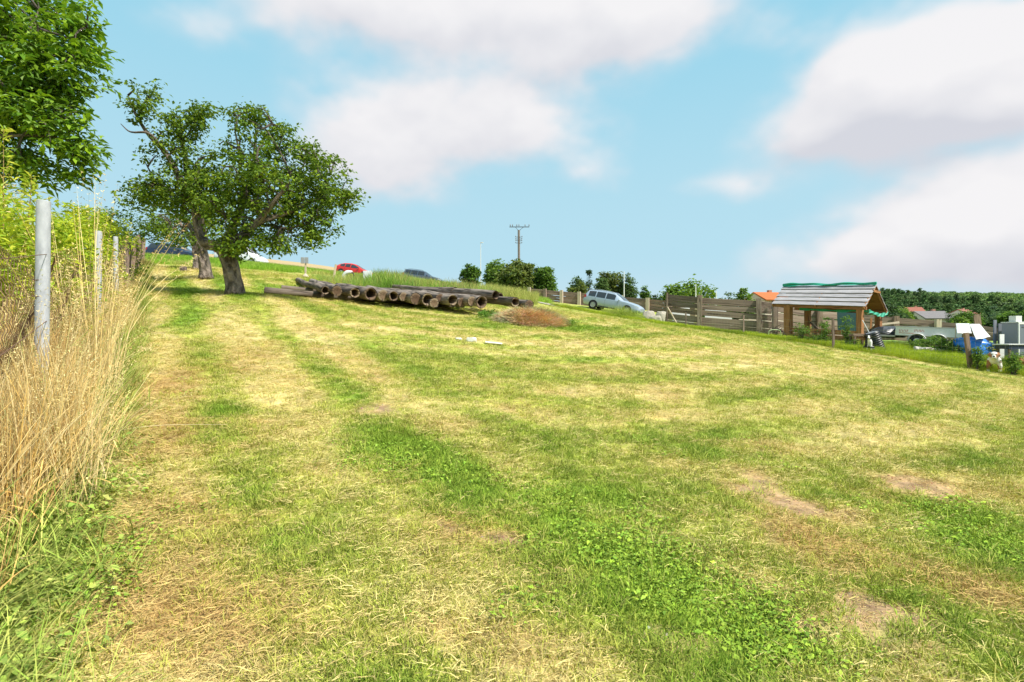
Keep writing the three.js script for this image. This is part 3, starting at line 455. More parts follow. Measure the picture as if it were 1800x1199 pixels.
// shrubs behind the left fence
function shrub(name, label, base, lobes, o) {
  const t = thing(name, label, o.category || 'shrub', base, o.group), tips = clumpsIn(lobes, o.seed, o.shell ?? 0.7), r = rng(o.seed + 9);
  const st = []; for (let i = 0; i < (o.stems || 7); i++) { const p = tips[Math.floor(r() * tips.length)]; st.push(tube(smooth([V3((r() - 0.5) * 0.3, -0.1, (r() - 0.5) * 0.3), V3(p.x * 0.4, p.y * 0.5, p.z * 0.4), p], 5), [0.025, 0.022, 0.018, 0.014, 0.01, 0.006].map((k) => k * (o.stemScale || 1)), 5, false)); }
  mesh('stems', merge(st), darkBark, t).userData.kind = 'stuff';
  mesh('foliage', leafCloud(tips, o.per, o.spread, o.leaf, o.seed + 2, o), o.mat, t); return t;
}
{
  const yg = leafMat([0.40, 0.5, 0.03], 0.45, 0.6), yt = [[1, 1, 1], [1.25, 1.12, 1], [0.7, 0.85, 0.8], [1.35, 1.15, 1.3]], dk = leafMat([0.07, 0.13, 0.02], 0.35, 0.6);
  const put = (px, d) => onGround(px, d);
  const defs = [[-20, 5.2, 1.9, 0.6, 'tall yellow green shrub with feathery tips beside the tall grey post'], [40, 6.2, 2.0, 0.75, 'yellow green shrub filling the gap behind the tall grey post'], [88, 7.6, 2.0, 0.7, 'yellow green shrub between the first and second grey posts'], [116, 9.7, 2.15, 0.8, 'leafy yellow green shrub leaning over the second grey post'], [150, 12.8, 2.4, 0.9, 'light green shrub behind the wire fence near the third post'], [-60, 7, 2.6, 0.9, 'broad yellow green shrub under the big dense tree'], [184, 16.5, 2.3, 0.95, 'low yellow green shrub before the slatted fence']];
  defs.forEach(([px, d, h, w, label], i) => shrub('ash_shrub', label, put(px, d), [[0, h * 0.55, 0, w, h * 0.42, w, 85], [w * 0.3, h * 0.8, 0.1, w * 0.5, h * 0.24, w * 0.5, 38], [-w * 0.4, h * 0.86, -0.1, w * 0.4, h * 0.22, w * 0.4, 30], [0, h * 0.25, 0, w * 1.1, h * 0.22, w, 40]], { seed: 60 + i, per: 22, spread: 0.13, leaf: 0.085 + 0.004 * i, aspect: 0.32, mat: yg, tones: yt, up: 0.5, droop: -0.1, group: 'yellow green shrubs along the left fence' }));
  // upright feathery plume over the nearest shrub
  const b = put(6, 5.6), pl = thing('goldenrod_plant', 'tall pale feathery plant rising above the shrubs in front of the dense tree', 'plant', b), tips = [], st = [];
  [[0.0, 2.75, 0.0], [-0.18, 2.45, 0.1], [0.2, 2.3, -0.1], [0.38, 2.15, 0.1], [-0.3, 2.2, -0.1]].forEach(([x, h, z]) => { st.push(tube(smooth([V3(x * 0.3, 0, z), V3(x * 0.7, h * 0.5, z), V3(x, h, z)], 8), lerpR([0.012, 0.008, 0.003]), 5, false)); for (let k = 0; k < 16; k++) { const tt = 0.5 + 0.5 * k / 15, e = V3(mixf(x * 0.6, x, tt), h * tt, z); e.s = 1.5 - 1.1 * (k / 15); tips.push(e); } });
  mesh('stems', merge(st), std([0.3, 0.2, 0.08]), pl); mesh('foliage', leafCloud(tips, 12, 0.1, 0.08, 88, { aspect: 0.3, up: 0.3, droop: -0.5, tones: [[1.1, 1, 1.4], [1.4, 1.1, 2], [0.9, 1, 1]] }), yg, pl);
  const dks = [[165, 19, 2.5, 1.2, 'dark green bush behind the yellow green shrubs'], [200, 24, 2.6, 1.3, 'dark bush at the far end of the shrub row']];
  dks.forEach(([px, d, h, w, label], i) => shrub('dark_bush', label, put(px, d), [[0, h * 0.55, 0, w, h * 0.5, w, 120]], { seed: 90 + i, per: 20, spread: 0.25, leaf: 0.13, mat: dk, tones: appleTones }));
}

// ------------------------------------------------------------------ the old fence on the left
{
  const galv = dataTexture(128, 512, (u, v) => { const n = perFbm(u, v, 6, 20, 4, 501), s = perFbm(u, v, 20, 60, 3, 502); return mix3([0.36, 0.37, 0.4], [0.6, 0.61, 0.64], clamp(0.5 + 1.2 * (n - 0.5) + 0.7 * (s - 0.5))); });
  const postMat = std([0.85, 0.85, 0.87], 0.75, { map: galv }), rust = std([0.16, 0.085, 0.05], 0.9), base = V3(fenceX(4.3), H(fenceX(4.3), 4.3), -4.3);
  const f = thing('wire_fence', 'old wire fence with grey tube posts and rusty mesh sunk in dry grass', 'fence', base);
  const tops = [];
  [0.4, 4.3, 8.2, 12.1, 16, 20, 24, 28].forEach((d, i) => { const x = fenceX(d), y = H(x, d) - 0.15, top = 2.71 + 0.141 * (d - 4.3) + (i > 2 ? 0.12 : 0), h = top - y, rad = 0.047; const g = new THREE.CylinderGeometry(rad, rad, h, 16, 1); g.translate(0, h / 2, 0); const cap = new THREE.SphereGeometry(rad, 14, 4, 0, 6.283, 0, 1.57); cap.scale(1, 0.25, 1); cap.translate(0, h, 0);
    const m = mesh('post', merge([g, cap]), postMat, f); m.position.set(x - base.x, y - base.y, -d - base.z); m.rotation.z = (h2(i, 2, 5) - 0.5) * 0.05; tops.push(V3(x, top, -d)); });
  // rusty chain link between the posts
  for (let s = 0; s < 4; s++) {
    const a = tops[s].clone(), b = tops[s + 1].clone(), parts = []; const n = s < 2 ? 62 : 40, rows = 24, hgt = 1.25, r = rng(510 + s), dir = b.clone().sub(a);
    for (let i = 0; i < n; i++) { const pts = []; for (let k = 0; k <= rows; k++) { const t = (i + (k % 2 ? 0.55 : -0.05)) / n, p = a.clone().addScaledVector(dir, t); p.y -= 0.42 + 0.1 * Math.sin(t * 7 + s) + k / rows * hgt; p.x += -0.08 + 0.05 * Math.sin(k * 0.4 + i * 0.2) + (k % 2 ? 0.006 : -0.006); pts.push(p.sub(base)); } parts.push(tube(pts, () => 0.003, 3, false)); }
    mesh('wire_mesh', merge(parts), rust, f).userData.kind = 'stuff';
    for (const dy of [0.42, 0.95]) mesh('tension_wire', tube(smooth([a, a.clone().lerp(b, 0.5).add(V3(0.03, -0.06, 0)), b].map((p) => p.clone().add(V3(0.05, -dy, 0)).sub(base)), 10), () => 0.003, 4, false), rust, f);
  }
  for (const [i, dy] of [[1, 0.62], [1, 0.75], [2, 0.6]]) { const g = new THREE.TorusGeometry(0.052, 0.003, 5, 18); g.rotateX(Math.PI / 2 + 0.2); const m = mesh('wire_tie', g, rust, f); m.position.copy(tops[i]).sub(base); m.position.y -= dy; }

  // grey slatted fence at the far end
  const sb = V3(fenceX(27), H(fenceX(27), 27), -27), sf = thing('slat_fence', 'weathered grey slatted fence of thin uneven palings at the end of the wire fence', 'fence', sb), r = rng(520);
  const vars = [0, 1, 2, 3].map((k) => upright(1.35 + 0.09 * k, 0.085, 0.025, 530 + k, 0.006));
  for (let d = 15; d < 33; d += 0.17) { const x = fenceX(d) + 0.03, m = mesh('paling', vars[Math.floor(r() * 4)], GREY_WOOD[Math.floor(r() * 4)], sf); m.position.set(x - sb.x, H(x, d) - 0.1 - sb.y + 0.1 * (r() - 0.5), -d - sb.z); m.rotation.y = 0.99; m.rotation.z = (r() - 0.5) * 0.14 + (d < 18 ? 0.25 * (r() - 0.2) : 0); }
  for (const dy of [0.35, 1.05]) for (let d = 15; d < 33; d += 3) { const a = V3(fenceX(d) - 0.03, H(fenceX(d), d) + dy, -d), b = V3(fenceX(d + 3) - 0.03, H(fenceX(d + 3), d + 3) + dy, -d - 3); mesh('rail', between(board(a.distanceTo(b), 0.08, 0.035, 540 + d), a, b), GREY_WOOD[1], sf).position.sub(sb); }
}
// tall dry grass along it
{
  function stalks(seed, n, h, spread, w, lean) {          // stems and flat leaves: some straight, some arching, some snapped
    const r = rng(seed), pos = [], col = [], idx = [], seg = 7;
    for (let i = 0; i < n; i++) {
      const a = r() * 6.283, rad = spread * Math.sqrt(r()), leaf = r() < 0.35, L = h * (leaf ? 0.35 + 0.5 * r() : 0.55 + 0.75 * r()), ww = w * (leaf ? 1.5 + r() : 0.6 + 0.6 * r()), arch = lean * (leaf ? 1.2 + 1.8 * r() : 0.2 + 1.4 * r() * r()), snap = r() < 0.18 ? 0.35 + 0.5 * r() : 2, kink = 0.9 + 1.3 * r(), face = r() * 6.283, b = 0.6 + 0.7 * r(), hue = r(), base = pos.length / 3;
      let dir = r() * 6.283, th = 0.18 * r() * (lean + 0.4), x = Math.cos(a) * rad, y = 0, z = Math.sin(a) * rad;
      for (let k = 0; k <= seg; k++) {
        const t = k / seg, hw = ww * (k === seg ? 0.1 : leaf ? 0.55 + 0.9 * t * (1 - t) * 2 : 1 - 0.45 * t) / 2, sx = Math.cos(face + t * (leaf ? 2 : 0)) * hw, sz = Math.sin(face + t * (leaf ? 2 : 0)) * hw;
        pos.push(x - sx, Math.max(y, 0.005), z - sz, x + sx, Math.max(y, 0.005), z + sz); const c = [b * (1 + 0.12 * hue), b, b * (1.15 - 0.4 * hue)]; col.push(...c, ...c);
        if (k) { const q = base + k * 2; idx.push(q - 2, q - 1, q, q - 1, q + 1, q); }
        th += arch / seg * (0.5 + t); if (t >= snap && t - 1 / seg < snap) { th += kink; dir += (r() - 0.5) * 1.5; } dir += (r() - 0.5) * 0.25;
        x += Math.sin(th) * Math.cos(dir) * L / seg; z += Math.sin(th) * Math.sin(dir) * L / seg; y += Math.cos(th) * L / seg;
      }
    }
    const g = new THREE.BufferGeometry(); g.setAttribute('position', new THREE.Float32BufferAttribute(pos, 3)); g.setAttribute('color', new THREE.Float32BufferAttribute(col, 3)); g.setIndex(idx); g.computeVertexNormals(); return g;
  }
  function seedHeads(seed, n, h, spread, lean) {          // stems that carry a loose ear
    const r = rng(seed), stems = tuft(seed, n, h, spread, 0.0036, lean, 0, 5), p = stems.attributes.position, ears = [];
    for (let i = 0; i < n; i++) { const b = i * 12, tip = V3(p.getX(b + 10), p.getY(b + 10), p.getZ(b + 10)), q = V3(p.getX(b + 8), p.getY(b + 8), p.getZ(b + 8)); for (let k = 0; k < 7; k++) { const e = q.clone().lerp(tip, 0.2 + 0.13 * k); e.s = 1 - k * 0.08; ears.push(e); } }
    const le = leafCloud(ears, 3, 0.007, 0.015, seed + 3, { aspect: 0.3, up: 0.2, droop: -0.3 }); return mergeGeometries([stems, le]);
  }
  const r = rng(601), ka = [stalks(610, 24, 0.9, 0.12, 0.0045, 0.45), stalks(611, 20, 0.68, 0.16, 0.0055, 0.9)], kb = [seedHeads(612, 11, 1.0, 0.12, 0.35), seedHeads(613, 9, 0.88, 0.14, 0.6)], kg = [tuft(614, 20, 0.32, 0.1, 0.006, 0.9, 0, 3), rosette(615, 20, 0.13, 0.12, 0.038, 0.6)];
  const L = [[], [], [], [], [], []], dryA = [0.6, 0.43, 0.15], dryB = [0.7, 0.57, 0.28], dryC = [0.46, 0.28, 0.09];
  for (let i = 0; i < 6500; i++) {
    const u = r(), d = 2.2 + 30 * Math.pow(u, 1.25), side = r() + r() - 1, edge = 0.7 + 0.2 * Math.sin(d * 1.3) + 0.2 * (vn(d * 0.8, 3, 9) - 0.5), x = fenceX(d) - 0.52 + 0.2 * sstep(5, 12, d) + side * edge, y = H(x, d) - 0.02, fade = 1 - 0.45 * Math.abs(side - 0.0);
    const t = r(), k = t < 0.16 ? mix3([0.26, 0.34, 0.06], [0.44, 0.44, 0.13], r()) : t < 0.48 ? mix3(dryA, dryB, r()) : mix3(dryA, dryC, r()), v = 0.8 + 0.4 * r(), hs = fade * (0.65 + 0.65 * r()) * (1 + 0.15 * sstep(8, 4, d)) * (d < 4.1 ? 0.88 : 1) * (1 - 0.45 * sstep(10, 16, d));
    const kind = r() * 0.72; const m = M4(x, y, -d, r() * 6.28, hs, 0.28 * r(), r() * 6.28);
    if (kind < 0.38) L[0].push({ m, c: k.map((q) => q * v) }); else if (kind < 0.6) L[1].push({ m, c: k.map((q) => q * v) }); else if (kind < 0.76) L[2].push({ m, c: mix3(k, dryB, 0.5).map((q) => q * v) }); else L[3].push({ m, c: mix3(k, dryB, 0.3).map((q) => q * v) });
  }
  for (let i = 0; i < 2800; i++) { // green fringe at the foot
    const d = 1.3 + 27 * Math.pow(r(), 1.5), side = 0.1 + 0.7 * r() * r() + 0.2 * (r() - 0.5), x = fenceX(d) + side, v = 0.75 + 0.5 * r(), gk = mix3([0.2, 0.3, 0.035], [0.42, 0.42, 0.1], r());
    L[r() < (d < 5 ? 0.5 : 0.85) ? 4 : 5].push({ m: M4(x, H(x, d) - 0.01, -d, r() * 6.28, 0.55 + 0.7 * r() * (1.2 - side * 0.6)), c: gk.map((q) => q * v) });
  }
  for (let i = 0; i < 170; i++) { const d = 2.9 + 2.2 * r(), x = fenceX(d) - 0.15 + 0.36 * r(); L[i % 2].push({ m: M4(x, H(x, d) - 0.02, -d, r() * 6.28, 0.75 + 0.35 * r(), 0.15 * r(), r() * 6.28), c: mix3(dryA, r() < 0.5 ? dryB : dryC, r()) }); }
  for (let i = 0; i < 70; i++) { const d = 3.2 + 0.9 * r(), x = (25 + 130 * r() - 900) / FOC * d; L[i % 4].push({ m: M4(x, H(x, d) - 0.02, -d, r() * 6.28, 0.75 + 0.4 * r(), 0.2 * r(), r() * 6.28), c: mix3(r() < 0.25 ? [0.36, 0.4, 0.1] : dryA, dryB, r()) }); }
  // one taller sheaf leaning behind the first post
  for (let i = 0; i < 26; i++) { const d = 5.6 + 0.3 * (r() - 0.5), x = fenceX(d) + 0.12 * (r() - 0.5) + 0.25; L[i % 2 ? 2 : 3].push({ m: M4(x, H(x, d), -d, r() * 6.28, 1.55 + 0.45 * r(), 0.16, 1.57 + 0.3 * (r() - 0.5)), c: mix3(dryA, dryB, r()) }); }
  const root = thing('dry_grass', 'tall golden dry grass growing along the left wire fence', 'dry grass'); root.userData.kind = 'stuff';
  const dm = grassMat;
  ['dry_stalks', 'dry_stalks', 'seed_heads', 'seed_heads', 'green_fringe', 'weed_leaves'].forEach((n, i) => instanced(n, [...ka, ...kb, ...kg][i], dm, L[i], root));
}

// ------------------------------------------------------------------ the log pile
const logTex = dataTexture(512, 256, (u, v) => { const g = perFbm(u, v, 6, 46, 4, 701), k = perFbm(u, v, 5, 4, 3, 702), c = perFbm(u, v, 2, 24, 3, 703); return mix3(mix3([0.16, 0.12, 0.095], [0.4, 0.34, 0.29], clamp(0.5 + 1.5 * (g - 0.5) + 1.5 * (k - 0.5))), [0.045, 0.034, 0.028], sstep(0.62, 0.72, c) * 0.8); });
const logBump = dataTexture(512, 256, (u, v) => { const k = clamp(0.55 + (perFbm(u, v, 6, 46, 4, 701) - 0.5) - 0.5 * sstep(0.6, 0.72, perFbm(u, v, 2, 24, 3, 703))); return [k, k, k]; }, false);
const LOGM = [[0.56, 0.51, 0.48], [0.76, 0.72, 0.7], [0.44, 0.4, 0.37]].map((t) => std(t, 0.92, { map: logTex, bumpMap: logBump, bumpScale: 0.012 }));
const endTex = dataTexture(256, 256, (u, v) => { const x = u - 0.5, y = v - 0.5, q = Math.hypot(x, y) * 2, a = Math.atan2(y, x), rings = 0.5 + 0.5 * Math.sin(q * 60 + 3 * vn(a * 2, q * 4, 7)), crack = sstep(0.72, 0.8, vn(a * 3.2 + 9, q * 1.2, 17)); return mix3(mix3(mix3([0.2, 0.13, 0.085], [0.33, 0.25, 0.18], rings * 0.6), [0.36, 0.29, 0.215], sstep(0.62, 0.82, q)), [0.05, 0.035, 0.028], crack * 0.8); });
const ENDM = [std([0.72, 0.66, 0.6], 0.95, { map: endTex }), std([0.45, 0.37, 0.32], 0.95, { map: endTex })];
function makeLog(label, near, far, r0, r1, seed, hollow, group) {
  const t = thing('log', label, 'log', near, group), ax = far.clone().sub(near), L = ax.length(); ax.normalize();
  const q = new THREE.Quaternion().setFromUnitVectors(V3(0, 0, -1), ax), rr = rng(seed), n = 14, pts = [];
  for (let i = 0; i <= n; i++) pts.push(V3(0.02 * Math.sin(i * 0.7 + seed), 0.02 * Math.cos(i * 0.5 + seed), -L * i / n));
  const ph = rr() * 6, body = tube(pts, (s, th) => mixf(r0, r1, s) * (1 + 0.05 * Math.sin(th * 2 + ph) + 0.025 * Math.sin(th * 5 + ph * 2 + s * 6)), 20, false);
  const uvA = body.attributes.uv; for (let i = 0; i < uvA.count; i++) uvA.setXY(i, uvA.getY(i) * 0.5 + seed * 0.13, uvA.getX(i) * 0.5);
  const m = mesh('barrel', body, LOGM[seed % 3], t); m.quaternion.copy(q);
  for (const [z, r, s] of [[0.004, r0, 1], [-L - 0.004, r1, -1]]) {
    const prof = hollow && s > 0 ? ((k) => [[1, -0.02], [0.93, 0.0], [k + 0.06, -0.03], [k, -0.16], [k * 0.85, -0.34], [k * 0.5, -0.45], [0, -0.48]])(0.62 + 0.2 * h2(seed, 8, 8)) : [[1, -0.004], [0.95, 0.004], [0.6, 0.002], [0.3, -0.006 * (seed % 3)], [0, -0.01]];
    const seg = 20, pos = [], uv = [], ix = []; prof.forEach(([k, dz]) => { for (let i = 0; i <= seg; i++) { const th = i / seg * Math.PI * 2, wob = hollow && k < 0.9 ? 1 + 0.45 * (vn(Math.cos(th) * 1.7 + seed, Math.sin(th) * 1.7, seed) - 0.5) : 1 + (k > 0.98 ? 0.05 * Math.sin(th * 2 + ph) + 0.025 * Math.sin(th * 5 + ph * 2 + (s < 0 ? 6 : 0)) : 0); const x = Math.cos(th) * k * r * wob, y = Math.sin(th) * k * r * wob; pos.push(x, y, z + s * dz); uv.push(0.5 + 0.5 * k * Math.cos(th), 0.5 + 0.5 * k * Math.sin(th)); } });
    for (let j = 0; j < prof.length - 1; j++) for (let i = 0; i < seg; i++) { const a = j * (seg + 1) + i, b = a + 1, c = a + seg + 1, d = c + 1; s > 0 ? ix.push(a, b, c, b, d, c) : ix.push(a, c, b, b, c, d); }
    const g = new THREE.BufferGeometry(); g.setAttribute('position', new THREE.Float32BufferAttribute(pos, 3)); g.setAttribute('uv', new THREE.Float32BufferAttribute(uv, 2)); g.setIndex(ix); g.computeVertexNormals();
    mesh('cut_end', g, ENDM[seed % 2], t).quaternion.copy(q);
  }
  return t;
}
{
  const GRP = 'weathered poles in the log pile', row = 'weathered pole in the log pile with a solid pale cut end', hol = 'weathered pole in the log pile with a dark rotten hollow end';
  // px, py of the near end, diameter in px, depth, hollow
  const ends = [[572, 511, 13, 17.4, 1], [592.5, 512, 16, 17.4, 0], [624, 515.5, 16, 17.3, 1], [651.5, 517.5, 20, 17.2, 1], [674, 520, 18, 17.2, 0], [692, 521, 16, 17.1, 1], [709, 522, 14, 17.3, 0], [731, 526, 19, 17.0, 0], [752, 527.5, 20, 16.9, 1], [773, 524, 13, 17.2, 0], [796, 528, 17, 16.8, 1], [812, 532, 15, 16.9, 0], [830, 530.5, 16, 16.7, 0], [847, 532, 20, 16.7, 1], [906, 532, 15, 16.5, 1], [930, 536, 15, 16.4, 0], [763, 533, 15, 16.95, 0]];
  ends.forEach(([px, py, dia, d, h], i) => { const a = P(px, py, d), r0 = dia / 2 / FOC * d * 1.08, L = (i > 13 && i < 16 ? 3.6 : 5.1) + 0.9 * (h2(i, 1, 3)), far = a.clone().add(V3(-0.5 * L + 0.3 * (h2(i, 2, 3) - 0.5), 0, -0.866 * L)), r1 = r0 * 0.8; far.y = Math.max(H(far.x, -far.z) + r1, Math.min(H(far.x, -far.z) + r1 + 0.35, a.y + 0.125 * L)); makeLog(h ? hol : row, a, far, r0, r1, 30 + i, !!h, h ? GRP + ' with hollow ends' : GRP); });
  const up = (px, py, dia, d, i, label, L) => { const a = P(px, py, d), r0 = dia / 2 / FOC * d, far = a.clone().add(V3(-0.56 * L, 0.105 * L, -0.82 * L)); makeLog(label, a, far, r0, r0 * 0.82, i, true); };
  up(872, 519, 15, 17.2, 61, 'pole lying on top of the log pile with its hollow end toward the hay heap', 7.6);
  up(880, 521, 11, 17.7, 62, 'thin pole tucked behind the topmost pole of the log pile', 7);
  up(800, 512, 12, 19.5, 63, 'brown pole lying across the back of the log pile before the reeds', 6.5);
  // two skids lying crosswise underneath
  { const a = P(466, 517, 18.0), b = V3(0, 0, 0); a.y = H(a.x, 18.0) + 0.13; b.set(a.x + 6.4, 0, -19.3); b.y = H(b.x, 19.3) + 0.1; makeLog('long pole lying crosswise under the log pile, its left end out on the grass', a, b, 0.125, 0.11, 71, false); }
  { const a = P(496, 509, 19.6); a.y = H(a.x, 19.6) + 0.1; const b = V3(a.x + 7, 0, -20.6); b.y = H(b.x, 20.6) + 0.08; makeLog('thinner crosswise pole behind the longer one under the log pile', a, b, 0.095, 0.09, 72, false); }
  // reeds and tall grass behind the pile
  const r = rng(720), blades = tuft(721, 16, 0.95, 0.16, 0.016, 0.28, 0, 4), soft = tuft(722, 26, 0.6, 0.2, 0.008, 0.6, 0, 4), A = [], B = [];
  for (let i = 0; i < 3000; i++) { const d = 24 + 11 * r(), px = 548 + 330 * r() , x = (px - 900) / FOC * d, n = fbm(x * 0.5, d * 0.5, 3, 9), ty = lerpR([486, 482, 480, 478, 469, 474, 484, 488, 491, 492, 498, 506])((px - 548) / 330), hgt = clamp((P(px, ty, d).y - H(x, d)) / 1.05, 0.3, 1.5) * (0.7 + 0.5 * n); if (px < 660 && n < 0.5 && r() < 0.6) continue;
    const c = mix3(mix3([0.08, 0.2, 0.018], [0.22, 0.36, 0.035], r()), [0.42, 0.38, 0.12], sstep(0.5, 0.75, n + 0.25 * r()) * 0.7); (r() < 0.6 ? A : B).push({ m: M4(x, H(x, d) - 0.03, -d, r() * 6.28, hgt * (0.8 + 0.4 * r())), c: c.map((q) => q * (0.8 + 0.4 * r())) }); }
  for (let i = 0; i < 700; i++) { const d = 30 + 16 * r(), px = 850 + 90 * r(), x = (px - 900) / FOC * d; B.push({ m: M4(x, H(x, d) - 0.03, -d, r() * 6.28, 0.8 + 0.5 * r()), c: mix3([0.25, 0.33, 0.05], [0.45, 0.4, 0.12], r()) }); }
  const root = thing('reed_bed', 'tall green reeds and rough grass growing behind the log pile', 'reeds'); root.userData.kind = 'stuff';
  instanced('reed_blades', blades, grassMat, A, root); instanced('rough_grass', soft, grassMat, B, root);
}
// hay heap and what lies round it
{
  const b = hit(932, 568); b.y -= 0.05; const t = thing('hay_heap', 'low heap of rust brown and grey green cut hay in the meadow', 'hay heap', b);
  const W = 0.92, D = 0.7, Hh = 0.26, hh = (x, z) => { const q = (x / W) ** 2 + (z / D) ** 2; return Hh * Math.pow(Math.max(0, 1 - q), 0.75) * (0.4 + 1.2 * fbm(x * 2.6 + 4, z * 2.6, 3, 801)) * (1 - 0.22 * sstep(0, W, Math.abs(x))); };
  const pos = [], ix = [], n = 40; for (let j = 0; j <= n; j++) for (let i = 0; i <= n; i++) { const x = (i / n * 2 - 1) * W * 1.02, z = (j / n * 2 - 1) * D * 1.02; pos.push(x, hh(x, z) + H(b.x + x, -(b.z + z)) - b.y - 0.03, z); } for (let j = 0; j < n; j++) for (let i = 0; i < n; i++) { const a = j * (n + 1) + i; ix.push(a, a + n + 1, a + 1, a + 1, a + n + 1, a + n + 2); }
  const g = new THREE.BufferGeometry(); g.setAttribute('position', new THREE.Float32BufferAttribute(pos, 3)); g.setIndex(ix); g.computeVertexNormals(); mesh('mound', g, std([0.27, 0.21, 0.11], 1), t);
  const st = tuft(811, 22, 0.16, 0.07, 0.0045, 0.6, 0.8, 3), L = [], r = rng(812);
  for (let i = 0; i < 4200; i++) { const a = r() * 6.28, q = Math.sqrt(r()), x = Math.cos(a) * q * W, z = Math.sin(a) * q * D, o = sstep(0.46, 0.6, fbm(x * 1.7 + 8, z * 1.7, 3, 803) + (z > 0.05 ? 0.18 : -0.1) - 0.32 * Math.abs(x + 0.2)); L.push({ m: M4(x, hh(x, z) + H(b.x + x, -(b.z + z)) - b.y - 0.03, z, r() * 6.28, 0.9 + 0.7 * r(), 0.7 * r(), r() * 6.28), c: mix3(mix3([0.36, 0.32, 0.15], [0.52, 0.46, 0.25], r()), mix3([0.66, 0.4, 0.18], [0.76, 0.54, 0.28], r()), o).map((k) => k * (0.7 + 0.5 * r())) }); }
  instanced('hay_strands', st, grassMat, L, t);
  const gb = hit(856, 560), w = thing('weed_clump', 'bright green weed clump at the side of the hay heap', 'weeds', gb); mesh('foliage', leafCloud(clumpsIn([[0, 0.1, 0, 0.34, 0.14, 0.3, 60]], 820), 14, 0.06, 0.05, 821, { tones: [[1, 1, 1], [1.3, 1.2, 1]] }), leafMat([0.12, 0.25, 0.03]), w);
  { const g3 = hit(992, 572), w3 = thing('weed_clump', 'low green grass tussock at the far side of the hay heap', 'weeds', g3); mesh('foliage', leafCloud(clumpsIn([[0, 0.06, 0, 0.42, 0.07, 0.25, 60]], 822), 14, 0.06, 0.06, 823, { aspect: 0.25, up: 0.2, droop: -0.5 }), leafMat([0.2, 0.33, 0.035]), w3); }
  const white = std([0.74, 0.73, 0.71], 0.85);
  const chunk = (px, py, w0, h0, d0, seed, label, cat, mat) => { const p = hit(px, py), g2 = new THREE.IcosahedronGeometry(1, 3), a = g2.attributes.position; for (let i = 0; i < a.count; i++) { const v = V3().fromBufferAttribute(a, i), k = 0.75 + 0.5 * fbm3(v.x * 1.4 + seed, v.y * 1.4, v.z * 1.4, 3, seed); v.multiplyScalar(k); v.set(clamp(v.x, -0.8, 0.8) * w0, clamp(v.y, -0.6, 0.7) * h0, clamp(v.z, -0.8, 0.8) * d0); a.setXYZ(i, v.x, v.y, v.z); } g2.computeVertexNormals(); const m = mesh(cat.replace(' ', '_'), g2, mat); m.position.copy(p); m.position.y += h0 * 0.35; m.rotation.y = seed; tag(m, label, cat); return m; };
  chunk(829, 601, 0.13, 0.08, 0.1, 3, 'white broken block lying in the grass before the log pile', 'block', white);
  chunk(806, 598, 0.08, 0.04, 0.08, 5, 'small white fragment beside the white broken block', 'block', white);
  const bp = hit(868, 607), bd = mesh('white_board', board(0.36, 0.12, 0.02, 9, 0.003), std([0.78, 0.74, 0.7], 0.8)); bd.rotation.set(-1.45, 0.1, 0); bd.position.copy(bp).add(V3(0, 0.04, 0)); tag(bd, 'flat pinkish white board lying on the meadow', 'board');
  const rock = std([0.42, 0.37, 0.3], 0.95, { bumpMap: logBump, bumpScale: 0.01 });
  const far = (px, d, w0, h0, seed, label, mat = rock) => { const g2 = new THREE.IcosahedronGeometry(1, 3), a = g2.attributes.position; for (let i = 0; i < a.count; i++) { const v = V3().fromBufferAttribute(a, i), k = 0.7 + 0.6 * fbm3(v.x * 1.3 + seed, v.y * 1.3, v.z * 1.3, 3, seed); a.setXYZ(i, v.x * k * w0, clamp(v.y * k, -0.6, 0.8) * h0, v.z * k * w0 * 0.8); } g2.computeVertexNormals(); const m = mesh('boulder', g2, mat); m.position.copy(onGround(px, d)); m.position.y += h0 * 0.3; tag(m, label, 'boulder', 'pale boulders by the plank fence'); };
  far(1141, 39, 0.5, 0.62, 11, 'rounded pale boulder beside the rough grass clump near the silver car'); far(1152, 37, 0.42, 0.36, 12, 'low pale boulder at the foot of the rounded one'); far(1163, 38.5, 0.42, 0.7, 13, 'angular pale boulder against the end of the tall plank fence'); far(1096, 43, 0.2, 0.2, 14, 'small pale stone on the track edge under the car');
  const stump = hit(322, 477); { const s = thing('tree_stump', 'small cut stump in the grass left of the farthest fruit tree', 'stump', stump); mesh('stump_body', tube([V3(0, -0.05, 0), V3(0, 0.08, 0), V3(0.01, 0.2, 0)], [0.2, 0.15, 0.13], 14), darkBark, s); }
  // a long bleached stalk lying across the mown grass
  const s0 = hit(150, 782), s1 = hit(270, 762), s2 = hit(400, 756), sp = [s0, s1, s2].map((p) => p.add(V3(0, 0.05, 0))); const sm = mesh('dry_stalk', tube(smooth(sp, 20), lerpR([0.004, 0.003, 0.0015]), 5, false), std([0.7, 0.58, 0.33], 0.9)); tag(sm, 'single long bleached stalk lying across the mown grass', 'stalk');
}

